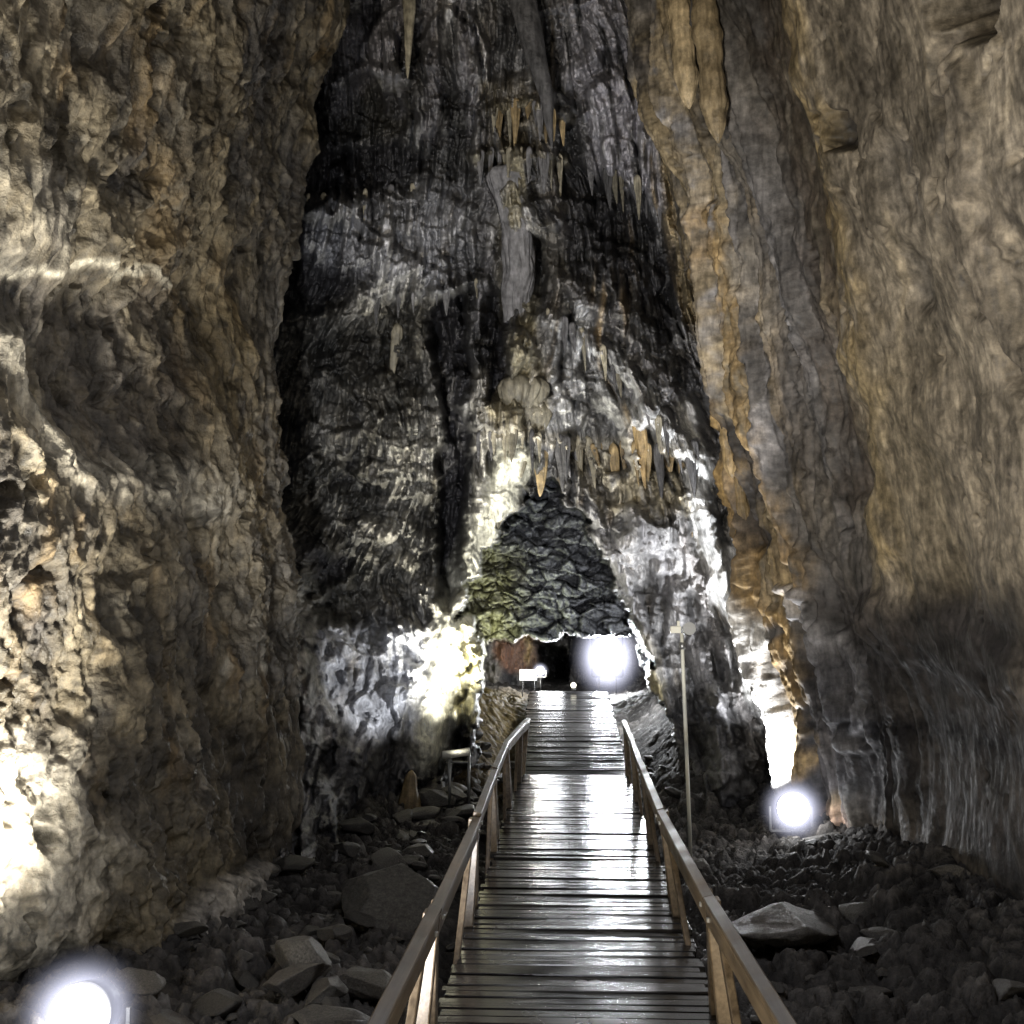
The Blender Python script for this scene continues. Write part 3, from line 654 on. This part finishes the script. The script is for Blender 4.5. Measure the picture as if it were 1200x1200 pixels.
def planks(y0, y1, name, hw0=.60):
    mb = MB(); y = y0
    while y < y1:
        wdt = rn.uniform(.066, .086); gap = rn.choice([.006, .008, .010, .014, .022])
        xc, z = deck_c(y); sl = .137 if y > 12.6 else 0
        l = hw0 + rn.uniform(-.012, .03); r_ = hw0 + rn.uniform(-.012, .03)
        tl = rn.gauss(0, .012); roll = rn.gauss(0, .0045); dz = rn.gauss(0, .003)
        d = Vector((0, 1, sl + tl)).normalized(); s_ = Vector((1, rn.gauss(0, .004), roll)).normalized()
        # plank built of three lengthwise strips with a faint cup and sag
        n_ = s_.cross(d)
        tone = rn.choice([.55, .8, 1, 1.15, 1.35, .9, 1.0])
        mb.box((xc + (r_-l)/2, y+wdt/2, z+dz-.018), s_*(l+r_)/2, d*wdt/2, n_*.018, tone)
        y += wdt+gap
    return bwp(mb.build(name, M_deck, bw, .005))
planks(-1.0, 12.6, 'deck'); planks(12.6, 17.45, 'ramp_deck', .60)
for sx in (-.45, 0, .45):
    mb = MB(); mb.bar((sx, -1, -.10), (sx, 12.6, -.10), .06, .12); mb.bar((sx, 12.6, -.10), (sx-.1, 17.3, .54), .06, .12); bwp(mb.build('joist', M_deck, bw))
y = .6
while y < 12.5:
    for sx in (-.5, .5):
        mb = MB(); mb.bar((sx, y, -.75), (sx, y, -.165), .08, .08, (0, 1, 0)); bwp(mb.build('support_post', M_deck, bw))
    y += 2.0
railpts = {-1: [(-.55, .3), (-.53, 2.0), (-.52, 4.0), (-.54, 6.15), (-.60, 8.6), (-.63, 11.1), (-.52, 12.75)],
           1: [(.58, .3), (.57, 3.26), (.52, 3.9), (.52, 4.7), (.50, 6.1), (.49, 7.5), (.53, 10), (.56, 12.8)]}
def rail_x(s, y):
    a = np.array(railpts[s]); return float(np.interp(y, a[:, 1], a[:, 0]))
for s in (-1, 1):
    rail = empty('railing', (s*.6, 6, 0)); rail.parent = bw; rail.matrix_parent_inverse = Matrix.Translation((0, -6, .4))
    tag(rail, 'left railing of pale top boards on slanting struts, its last board turned inward' if s < 0 else 'right railing of tan top boards on slanting struts, running past the thin pole')
    def rp(o): o.matrix_parent_inverse = Matrix.Translation((-s*.6, -6, 0)); return o
    ends = [.3, 2.3, 4.25, 6.3, 8.4, 10.4, 12.0, 12.8] if s < 0 else [.3, 2.4, 4.5, 6.6, 8.7, 10.8, 12.8]
    for i, (a, b_) in enumerate(zip(ends[:-1], ends[1:])):
        xa, xb = rail_x(s, a)*1.0, rail_x(s, b_)
        za, zb = .60+rn.uniform(-.012, .012), .60+rn.uniform(-.012, .012)
        tn = rn.uniform(.4, .68)
        mb = MB(); mb.bar((xa, a+.006, za), (xb, b_-.006, zb), .046, .022, (-s*.25, 0, 1), tn*.8); rp(mb.build('top_board', M_rail, rail))
        mb = MB(); mb.bar((xa-s*.004, a+.01, za-.058), (xb-s*.004, b_-.01, zb-.058), .020, .088, (-s*.12, 0, 1), tn); rp(mb.build('side_board', M_rail, rail))
        for yb_ in (a+.12, b_-.12):
            xq = rail_x(s, yb_); mb = MB(); mb.box((xq-s*.018, yb_, .545), (.006, 0, 0), (0, .009, 0), (0, 0, .009)); rp(mb.build('bolt', M_metal, rail, .002))
        # splayed struts
        xo = .605
        for (yt, yb) in ((a+.05, a+.05), (a+.12, a+.62), (b_-.12, b_-.62)) if b_-a > 1.2 else ((a+.1, a+.1), (b_-.05, b_-.3)):
            xt = rail_x(s, yt)
            mb = MB(); mb.bar((s*xo, yb, -.14), (xt+s*.018, yt, .585), .07 if yt != yb else .075, .03 if yt != yb else .06, (s, 0, .1), rn.uniform(.45, .8)); rp(mb.build('post' if yt == yb else 'strut', M_rail, rail))
    mb = MB(); mb.bar((s*.603, 12.72, -.14), (rail_x(s, 12.72)+s*.018, 12.72, .585), .075, .06, (s, 0, .1)); rp(mb.build('post', M_rail, rail))

# ------------------------------------------------------------------ formations (lathes with flutes)
def formation(name, prof, seed, mat, lean=(0, 0), flat=1.0, flutes=.12, nseg=56, rot=0, ringf=0, cols=None):
    """prof: list of (z, radius) from origin; hangs or stands along z"""
    pr = np.array(prof, float); nz = 110
    t = np.linspace(0, len(pr)-1, nz); pc = catmull(pr, t); z = pc[:, 0]; r = np.clip(pc[:, 1], .002, None)
    a = np.linspace(0, 2*math.pi, nseg+1)
    A, Z = np.meshgrid(a, z); Rr = np.repeat(r[:, None], nseg+1, 1)
    p = np.stack([np.cos(A).ravel()*1.0, np.sin(A).ravel()*1.0, Z.ravel()], 1)
    nzs = fbm(p + seed*3.7, (2.2, 2.2, 1.1), 3, .6, off=seed).reshape(A.shape)*flutes*2 + ridge(p + seed, (3.5, 3.5, .8), 2, .6, off=seed+1).reshape(A.shape)*flutes*.8
    rings = np.sin(Z*ringf + nzs*8)*.06 if ringf else 0
    RR = Rr*(1+nzs+rings)
    cz = (Z-z[0])/(z[-1]-z[0])
    X_ = np.cos(A)*RR + lean[0]*cz + fbm(np.stack([Z.ravel()*1.3, A.ravel()*0, A.ravel()*0+seed], 1), 1, 2, off=3).reshape(A.shape)*r.max()*.5
    Y_ = np.sin(A)*RR*flat + lean[1]*cz
    me = grid_mesh(name, np.stack([X_.ravel(), Y_.ravel(), Z.ravel()], 1), nseg+1, nz, flip=z[-1] < z[0])
    o = link(name, me, None, mat); o.rotation_euler = (0, 0, rot)
    bm = bmesh.new(); bm.from_mesh(me); bmesh.ops.remove_doubles(bm, verts=bm.verts, dist=.0005); bmesh.ops.recalc_face_normals(bm, faces=bm.faces); bm.to_mesh(me); bm.free()
    for p_ in me.polygons: p_.use_smooth = True
    return o
M_tan = rock_material('tan_flowstone', rough=.5, attr=False, base=(.34, .25, .13), spec=.45, bump=.35)
M_cream = rock_material('cream_flowstone', rough=.5, attr=False, base=(.46, .36, .22), spec=.45, bump=.3)
M_pale = rock_material('pale_flowstone', rough=.5, attr=False, base=(.30, .27, .20), spec=.45, bump=.35)
M_greyf = rock_material('grey_flowstone', rough=.5, attr=False, base=(.13, .126, .128), spec=.45, bump=.4)
M_orange = rock_material('orange_flowstone', rough=.5, attr=False, base=(.30, .21, .10), spec=.45, bump=.35)
def hang(name, px, py0, py1, wpx, mat, label, Y=None, cat='stalactite', group=None, seed=1, lean=0, shape='tip', fl=.12, ringf=0, front=.05, flat=.8, ly=0):
    Y = Y if Y else wall_y(px, py0+4)-front
    a = w(px, py0, Y); b_ = w(px, py1, Y); L_ = (a-b_).length; r = wpx/1300*Y/2
    pr = {'tip': [(.14, .1), (.05, .9), (-.15, 1), (-.4, .8), (-.7, .5), (-.92, .25), (-1, .05)],
          'bulge': [(.02, .7), (-.1, .75), (-.3, .8), (-.45, 1), (-.6, .82), (-.8, .9), (-.93, .5), (-1, .08)],
          'blade': [(.02, 1.1), (-.2, 1.0), (-.5, .75), (-.8, .4), (-1, .05)],
          'drum': [(0.05, .05), (.02, .8), (-.05, 1.15), (-.16, 1.05), (-.3, .85), (-.6, .8), (-1, .85), (-1.4, .8), (-1.8, .6)],
          'lip': [(.25, .05), (.15, .45), (0, .8), (-.25, 1), (-.55, .95), (-.85, .75), (-1.1, .5), (-1.4, .1)],
          'stand': [(-1.05, 1.3), (-.85, 1.0), (-.6, .85), (-.35, .6), (-.12, .42), (0, .05)]}[shape]
    o = formation(name, [(z*L_, q*r) for z, q in pr], seed, mat, lean=(lean/1300*Y, ly), flat=flat, flutes=fl, ringf=ringf)
    o.location = a; tag(o, label, cat, group)
    return o
bpy.context.view_layer.update()
def hit_y(px, py):
    d = w(px, py, 10)-Vector(EYE); ok, loc, n_, i_ = RW.ray_cast(Vector(EYE), d.normalized())
    return loc.y if ok else 11.2
hang('stalactite', 790, -60, 128, 30, M_cream, 'left of the two long swollen tan stalactites at the upper right', Y=min(hit_y(800, q) for q in (-40, 0, 60, 120))-.22, seed=3, lean=14, shape='bulge', ringf=30, group=None)
hang('stalactite', 822, -60, 168, 34, M_cream, 'right and longer of the two swollen tan stalactites at the upper right', Y=min(hit_y(826, q) for q in (-40, 0, 60, 120, 160))-.10, seed=5, lean=14, shape='bulge', ringf=30)
hang('stalactite', 480, -40, 92, 18, M_pale, 'slim pale brown stalactite hanging near the top, left of centre', seed=7, shape='tip')
hang('stalactite', 604, -60, 175, 36, M_greyf, 'long smooth grey blade of rock hanging from the top, right of centre', seed=9, lean=45, shape='blade', fl=.05, front=.2)
hang('stalactite', 466, 388, 456, 13, M_pale, 'small crooked cream stalactite alone on the dark recess wall', seed=11, lean=-8, shape='tip')
hang('flowstone_column', 602, 198, 290, 40, M_greyf, 'fluted drum of flowstone with a pale flat cap in the upper centre', seed=13, shape='drum', fl=.34, cat='flowstone', front=.0, flat=.6, ly=.45)
hang('flowstone_mound', 608, 446, 478, 50, M_pale, 'upper of two cream flowstone lips stacked above the arch', seed=15, shape='lip', cat='flowstone', fl=.3, front=-.08)
hang('flowstone_mound', 614, 474, 512, 62, M_pale, 'lower and wider of two cream flowstone lips stacked above the arch', seed=17, shape='lip', cat='flowstone', fl=.3, front=-.06)
hang('stalactite', 633, 515, 582, 22, M_tan, 'stubby tan stalactite pointing down at the tip of the arch', seed=19, shape='tip', Y=12.2)
hang('stalactite', 578, 590, 632, 26, M_pale, 'blunt yellowish stalactite hanging over the left side of the arch', seed=21, shape='tip', Y=12.7)
hang('stalactite', 612, 530, 560, 13, M_pale, 'short cream drip beside the stubby tan stalactite over the arch', seed=22, shape='tip', Y=12.3)
i = 0
for px, y0, y1, wd, mt in [(659, 522, 560, 10, M_greyf), (670, 526, 545, 6, M_greyf), (688, 518, 573, 9, M_pale), (694, 523, 548, 6, M_tan), (718, 530, 612, 10, M_tan), (729, 524, 552, 6, M_greyf), (746, 500, 574, 12, M_orange), (769, 540, 586, 8, M_tan), (776, 532, 556, 6, M_tan), (800, 542, 630, 10, M_tan)]:
    hang('stalactite', px, y0, y1, wd, mt, 'narrow drip stalactite in the tan fringe above the right side of the arch', seed=23+i, shape='tip', fl=.3, lean=9, group='drip stalactites fringing the arch', front=.0); i += 1
for k, (px, y0, y1, wd) in enumerate([(642, 585-20, 575, 8), (850, 480, 560, 18), (866, 560, 640, 16)]):
    if k: hang('stalactite', px, y0, y1, wd, M_orange, ['', 'orange rounded drip above the dark hollow on the right wall edge', 'orange drip beside the dark hollow on the right wall edge'][k], seed=41+k, shape='bulge', Y=hit_y(px, (y0+y1)/2)+.02, lean=8)
drr = random.Random(21)
LEDGES = [([(562, 188), (610, 182), (655, 194)], 11, 30, M_greyf, 'short grey drip stalactite under the upper ledge above the flowstone drum', 'drips under the upper ledge'),
          ([(575, 136), (620, 126), (662, 146)], 10, 34, M_tan, 'thin brown drip stalactite under the topmost ledge of the centre', 'drips under the topmost ledge'),
          ([(345, 236), (400, 238), (470, 226), (540, 222)], 6, 26, M_greyf, 'thin grey drip stalactite along the rim below the black recess', 'drips along the black recess'),
          ([(440, 356), (500, 352), (560, 336)], 6, 24, M_greyf, 'thin grey drip stalactite under the ledge beside the black crevice', 'drips beside the crevice'),
          ([(642, 372), (700, 408), (760, 492), (812, 528)], 15, 30, M_greyf, 'grey drip stalactite hanging from the pale bulge right of centre', 'drips under the pale bulge'),
          ([(560, 518), (600, 512), (640, 520)], 10, 30, M_pale, 'short pale drip stalactite under the cream lips above the arch', 'drips under the cream lips'),
          ([(650, 524), (700, 528), (760, 532), (815, 545)], 13, 40, M_tan, 'narrow drip stalactite in the tan fringe above the right side of the arch', 'drip stalactites fringing the arch'),
          ([(690, 205), (740, 212), (775, 250)], 9, 30, M_greyf, 'thin grey drip stalactite above the dark hollow at the upper right', 'drips above the dark hollow')]
for path, cnt_, ln, mt, lab, grp in LEDGES:
    a_ = np.array(path, float); tt = np.linspace(0, len(a_)-1, 50); cx = np.interp(tt, np.arange(len(a_)), a_[:, 0]); cy = np.interp(tt, np.arange(len(a_)), a_[:, 1])
    for k in range(cnt_):
        q_ = min(49, int((k+drr.uniform(.1, .9))/cnt_*50)); L_ = ln*drr.choice([.4, .6, .8, 1, 1.3])
        hang('stalactite', cx[q_], cy[q_]-8, cy[q_]+L_, drr.uniform(4, 9)*(L_/30)**.5, mt if drr.random() < .5 else drr.choice([M_greyf, M_pale]), lab, seed=100+(k*7) % 9, shape='tip', fl=.3, group=grp, front=-.02, lean=drr.uniform(-2, 2)+(3 if cx[q_] > 640 else 0))
st = hang('stalagmite', 482, 902, 966, 26, M_tan, 'small pale orange stalagmite standing at the foot of the lit column', Y=11.5, cat='stalagmite', seed=50, shape='stand', fl=.15)

# ------------------------------------------------------------------ stones
def stone_mesh(seed, sub=3, flat=.62):
    bm = bmesh.new(); bmesh.ops.create_icosphere(bm, subdivisions=sub, radius=1)
    V = np.array([v.co[:] for v in bm.verts])
    rr = np.random.RandomState(seed)
    for k in range(15):           # chop flat facets for a broken rock look
        n_ = rr.normal(size=3); n_ /= np.linalg.norm(n_); d = rr.uniform(.5, .82)
        dd = V @ n_; V = V - np.clip(dd-d, 0, 1)[:, None]*n_[None]*.98
    V += (fbm(V+seed*5.1, 1.6, 4, .55, off=seed)*.10)[:, None]*V
    V[:, 2] *= flat; V[:, 0] *= rr.uniform(.85, 1.25)
    for v, c_ in zip(bm.verts, V): v.co = c_
    me = bpy.data.meshes.new('stone'); bm.to_mesh(me); bm.free()
    for p_ in me.polygons: p_.use_smooth = True
    return me

protos = [stone_mesh(s, 4) for s in range(14)]
for p_ in protos: p_.materials.append(M_stone)
def boulder(px, py, sx, sy, sz, label, seed, mat=M_stonepale, rz=0, sink=.25, tilt=0):
    # on the ground where the view direction meets it
    best = None
    for Yq in np.arange(4, 14, .05):
        q = w(px, py, Yq)
        if q.z <= gh(q.x, Yq): best = q; break
    if best is None: best = w(px, py, 9)
    me = stone_mesh(seed, 5, .75); me.materials.append(mat); me.name = 'boulder'
    o = bpy.data.objects.new('boulder', me); COL.objects.link(o)
    o.location = (best.x, best.y+sy*.6, gh(best.x, best.y)+sz*.75*(1-sink)-.05); o.scale = (sx, sy, sz); o.rotation_euler = (tilt, tilt*.5, rz)
    tag(o, label, 'boulder'); return o
boulder(345, 1150, .22, .26, .22, 'rounded pale boulder among dark rubble near the foot of the left wall', 101, rz=.4)
boulder(450, 1082, .46, .5, .26, 'broad flat grey slab of rock beside the left railing', 102, rz=.2, tilt=.12)
boulder(925, 1105, .45, .6, .2, 'large dark slab boulder right of the railing, its upper edge paler', 103, M_stone, rz=-.3, tilt=-.12, sink=.5)
boulder(822, 1018, .10, .10, .10, 'small pale stone at the foot of the thin pole', 104)
boulder(425, 1180, .2, .2, .16, 'angular grey rock at the bottom edge left of the railing', 105, M_stone)
boulder(508, 950, .19, .17, .19, 'round brown boulder next to the orange stalagmite', 106, M_stone)
boulder(530, 942, .15, .14, .15, 'pale round boulder right behind the round brown one', 107)
boulder(1120, 1040, .14, .16, .1, 'low rock under the right wall', 108, M_stone)
rs = random.Random(11); cnt = 0; tries = 0
while cnt < 285 and tries < 5000:
    tries += 1
    side = rs.choice([-1, -1, 1]); 
    y = 4.2 + 9.8*rs.random()**.9
    lim = 2.35 if y < 11 else 1.7
    x = side*rs.uniform(.72, lim)
    if abs(x - 2.1) < .3 and abs(y-10.7) < .4: continue
    s = min(.17, .035+.05*rs.expovariate(1.1)) * (1.0 if side < 0 else .8)
    me = rs.choice(protos)
    o = bpy.data.objects.new('loose_stone', me); COL.objects.link(o)
    o.location = (x, y, gh(x, y)+s*.22); o.scale = (s*rs.uniform(.8, 1.5), s*rs.uniform(.8, 1.3), s*rs.uniform(.6, 1.1)); o.rotation_euler = (rs.uniform(-.3, .3), rs.uniform(-.3, .3), rs.uniform(0, 6.28))
    if side < 0: tag(o, 'loose grey stone in the rubble between left wall and boardwalk', 'stone', 'loose stones left of the boardwalk')
    else: tag(o, 'loose dark stone in the rubble between boardwalk and right wall', 'stone', 'loose stones right of the boardwalk')
    cnt += 1

# ------------------------------------------------------------------ lamps
def cyl(name, a, b_, r, mat, parent=None, seg=16, r2=None):
    a = Vector(a); b_ = Vector(b_); bm = bmesh.new()
    bmesh.ops.create_cone(bm, cap_ends=True, segments=seg, radius1=r, radius2=r if r2 is None else r2, depth=(b_-a).length)
    q = Vector((0, 0, 1)).rotation_difference((b_-a).normalized()).to_matrix().to_4x4()
    bmesh.ops.transform(bm, matrix=Matrix.Translation((a+b_)/2) @ q, verts=bm.verts)
    me = bpy.data.meshes.new(name); bm.to_mesh(me); bm.free()
    for p_ in me.polygons: p_.use_smooth = len(p_.vertices) == 4
    return link(name, me, parent, mat)
def dome(name, c_, r, mat, parent, sc=(1, 1, 1)):
    bm = bmesh.new(); bmesh.ops.create_uvsphere(bm, u_segments=32, v_segments=20, radius=r)
    for v in bm.verts: v.co = Vector((v.co.x*sc[0], v.co.y*sc[1], v.co.z*sc[2])) + Vector(c_)
    me = bpy.data.meshes.new(name); bm.to_mesh(me); bm.free()
    for p_ in me.polygons: p_.use_smooth = True
    return link(name, me, parent, mat)
def floodlight(loc, r, label, lens=M_lamp, aim=None, stand=.25):
    t = empty('floodlight', loc); tag(t, label, 'floodlight')
    dome('lens', (0, 0, 0), r*.86, lens, t, (1, .75, 1))
    cyl('housing', (0, .02, -.0), (0, r*1.1, -.02), r*.88, M_black, t, 28, r*.8)
    mb = MB(); mb.bar((-r*1.12, r*.8, 0), (-r*1.12, r*.8, -r*1.3), .02, .02, (0, 1, 0)); mb.bar((r*1.12, r*.8, 0), (r*1.12, r*.8, -r*1.3), .02, .02, (0, 1, 0)); mb.bar((-r*1.13, r*.8, -r*1.3), (r*1.13, r*.8, -r*1.3), .02, .02)
    mb.build('bracket', M_metal, t, .002)
    halo((0, 0, 0), r, t)
    cyl('ground_spike', (0, r*.8, -r*1.3), (0, r*.8, -r*1.3-stand), .012, M_black, t)
    return t
def halo(c_, r, parent, sc=(1, 1, 1), k=2.1, s_=1.5):
    """lamp glare modelled as a self-glowing ball, fading outwards"""
    mt = bpy.data.materials.new('lamp_glare'); mt.use_nodes = True; nt = mt.node_tree
    nt.nodes.remove(nt.nodes['Principled BSDF']); em = nt.nodes.new('ShaderNodeEmission'); em.inputs[0].default_value = (.78, .8, 1, 1)
    tc = nt.nodes.new('ShaderNodeTexCoord'); gr = nt.nodes.new('ShaderNodeTexGradient'); gr.gradient_type = 'SPHERICAL'
    mp = nt.nodes.new('ShaderNodeMapping'); mp.inputs['Scale'].default_value = tuple(1/(r*k*q) for q in sc); nt.links.new(tc.outputs['Object'], mp.inputs['Vector']); nt.links.new(mp.outputs[0], gr.inputs[0])
    pw = nt.nodes.new('ShaderNodeMath'); pw.operation = 'POWER'; pw.inputs[1].default_value = 3.2; nt.links.new(gr.outputs['Fac'], pw.inputs[0])
    ml = nt.nodes.new('ShaderNodeMath'); ml.operation = 'MULTIPLY'; ml.inputs[1].default_value = s_*3.2/r; nt.links.new(pw.outputs[0], ml.inputs[0]); nt.links.new(ml.outputs[0], em.inputs[1])
    nt.links.new(em.outputs[0], nt.nodes['Material Output'].inputs['Volume'])
    o = dome('lamp_glare', (0, 0, 0), r*k, mt, parent, sc); o.location = c_; return o
def spot(loc, target, power, angle, color=(1, 1, 1), blend=.3, size=.06):
    l = bpy.data.lights.new('spot', 'SPOT'); l.energy = power; l.spot_size = R(angle); l.spot_blend = blend; l.color = color; l.shadow_soft_size = size
    o = bpy.data.objects.new('lamp_or_fill_beam', l); COL.objects.link(o); o.location = loc
    o.rotation_euler = (Vector(target)-Vector(loc)).to_track_quat('-Z', 'Y').to_euler(); return o
def point(loc, power, color=(1, 1, 1), size=.1):
    l = bpy.data.lights.new('point', 'POINT'); l.energy = power; l.color = color; l.shadow_soft_size = size
    o = bpy.data.objects.new('lamp_or_fill_glow', l); COL.objects.link(o); o.location = loc; return o
pL = w(93, 1190, 5.0); floodlight(pL, .155, 'lit round floodlight on the ground in the lower left corner, below the brightly lit wall')
pR = w(930, 948, 10.2); floodlight(pR, .165, 'lit round floodlight on the rubble at the right, below the bright flowstone edge')
pF = w(712, 770, 20.0)
COLD = (.93, .96, 1); WARM = (1, .86, .62)
spot(pL+Vector((.0, -.1, .22)), pL+Vector((-.95, -.05, 1.4)), 1500, 108, (1, .96, .87), .9, .16)
spot(w(908, 928, 10.75), w(800, 400, 12.6), 400, 112, COLD, .8)
spot(w(905, 925, 10.7), w(855, 620, 12.0), 1300, 44, COLD, .9)
point(pR+Vector((0, -.3, .12)), 10, COLD, .1)
point(pL+Vector((.1, -.3, .15)), 12, COLD, .1)
# far lamp in the tunnel: tall box floodlight on a stand
t = empty('box_floodlight', pF); tag(t, 'large glaring box floodlight on a stand deep in the tunnel on the right', 'floodlight')
dome('lens', (0, 0, 0), .25, M_lamp, t, (.95, .4, 1.15)); halo((0, 0, 0), .36, t, (.95, 1, 1.15), 2.2, 1.8)
mb = MB(); mb.box((0, .15, 0), (.29, 0, 0), (0, .04, 0), (0, 0, .37)); mb.build('housing', M_black, t, .03)
for sx in (-.15, .15): cyl('leg', (sx, .08, -.36), (sx, .08, -.85), .014, M_black, t)
def area(loc, target, power, sx, sy, color):
    l = bpy.data.lights.new('area', 'AREA'); l.energy = power; l.shape = 'RECTANGLE'; l.size = sx; l.size_y = sy; l.color = color
    o = bpy.data.objects.new('lamp_or_fill_beam', l); COL.objects.link(o); o.location = loc; o.rotation_euler = (Vector(target)-Vector(loc)).to_track_quat('-Z', 'Y').to_euler(); return o
point((-.4, 19.5, 1.3), 60, COLD, .2)  # unseen fill, added to brighten the tunnel
point((.75, 22.2, 1.5), 90, COLD, .2)  # second unseen fill, added for the rock right of the passage
area(pF+Vector((0, -.06, 0)), pF+Vector((-.1, -6, -.3)), 430, .4, .6, COLD)
# lamp lighting the left column
pc = w(536, 884, 11.6)
t = empty('lamp_stand', (pc.x, pc.y, gh(pc.x, pc.y))); tag(t, 'small pale tube lamp on a two legged stand at the foot of the lit column', 'lamp')
hz = pc.z - gh(pc.x, pc.y)
cyl('lamp_tube', (-.15, 0, hz-.01), (.13, 0, hz+.03), .04, M_paint, t)
for sx in (-.08, .12): cyl('leg', (sx, 0, 0), (sx, 0, hz), .016, M_metal, t)
cyl('crossbar', (-.08, 0, hz-.08), (.12, 0, hz-.08), .012, M_metal, t)
spot(w(527, 890, 11.25), w(566, 640, 12.7), 900, 80, (1, .97, .84), .8, .1)
spot(w(548, 880, 10.7), w(425, 780, 11.6), 120, 62, (.95, .97, 1), .7, .05)
spot(w(590, 800, 15.8), w(565, 680, 18), 160, 90, (.95, 1, .6), .5)
# small lamp & sign in tunnel
ps = w(619, 791, 19.2); t = empty('sign_board', (ps.x, ps.y, ps.z)); tag(t, 'small blank white board beside the lamp deep in the tunnel', 'board')
mb = MB(); mb.box((0, 0, 0), (.15, 0, 0), (0, .012, 0), (0, 0, .095)); mb.build('panel', M_white, t, .003)
for sx in (-.1, .1): cyl('leg', (sx, .02, -.1), (sx, .02, -.45), .008, M_black, t)
p2 = w(633, 786, 19.5); floodlight(p2, .085, 'small lit floodlight beside the white board deep in the tunnel', stand=.3)
point(p2+Vector((0, -.2, .05)), 40, (1, .95, .85), .06)
p3 = w(672, 803, 17.4); t = empty('deck_lamp', p3); tag(t, 'tiny round lamp on the far end of the plank ramp', 'lamp')
dome('lens', (0, 0, 0), .045, M_lampdim, t); cyl('base', (0, 0, -.04), (0, 0, -.075), .035, M_metal, t)
# thin pole
pb = w(810, 1012, 9.6); zt = 1.62; gz = gh(pb.x, pb.y)
t = empty('lamp_pole', (pb.x, pb.y, gz)); tag(t, 'slender white pole with a small fixture on top right of the boardwalk', 'pole')
tp = w(799, 742, 9.6); dx = tp.x-pb.x
cyl('pole', (0, 0, -.05), (dx, 0, tp.z-gz), .016, M_paint, t)
cyl('collar', (dx*.93, 0, (tp.z-gz)*.93), (dx*.96, 0, (tp.z-gz)*.96), .026, M_metal, t)
h_ = tp.z-gz
mb = MB(); mb.box((dx-.055, -.02, h_+.03), (.045, 0, 0), (0, .03, 0), (0, 0, .03)); mb.box((dx-.03, -.02, h_+.075), (.012, 0, 0), (0, .02, 0), (0, 0, .03)); mb.build('fixture_box', M_paint, t, .004)
cyl('fixture_head', (dx+.06, -.05, h_+.04), (dx+.06, .05, h_+.03), .055, M_metal, t)
cyl('base', (0, 0, -.02), (0, 0, .03), .06, M_metal, t)

# unseen warm lamps behind the viewer, then fills added to brighten the cave
spot((-1.9, -1.5, .2), (2.3, 8.0, 5.2), 2500, 62, (1, .9, .72), .7, .15)
spot((1.9, -1.0, .2), (-2.6, 8.0, 4.2), 430, 70, (1, .92, .76), .8, .15)
point((0, 5, 3.0), 120, (.9, .92, 1), .3)  # fill in mid-air, added to lift the shadows
spot((-1.3, 2.6, -.1), (.1, 12.6, 4.4), 2500, 46, (.93, .95, 1), .8, .15)  # fill out of view ahead, added to brighten the centre wall
point((.9, 15.3, 1.0), 160, COLD, .15)  # hidden fill behind the right pier, added to light the blocky wall
scene.cycles.max_bounces = 4; scene.cycles.diffuse_bounces = 2; scene.cycles.glossy_bounces = 2; scene.cycles.sample_clamp_indirect = 3
scene.cycles.caustics_reflective = False; scene.cycles.caustics_refractive = False; scene.cycles.adaptive_threshold = .03

world = bpy.data.worlds.new('World'); scene.world = world; world.use_nodes = True
bg = world.node_tree.nodes['Background']; bg.inputs[0].default_value = (.55, .6, .8, 1); bg.inputs[1].default_value = .02
scene.view_settings.view_transform = 'Standard'; scene.view_settings.look = 'None'; scene.view_settings.exposure = 0
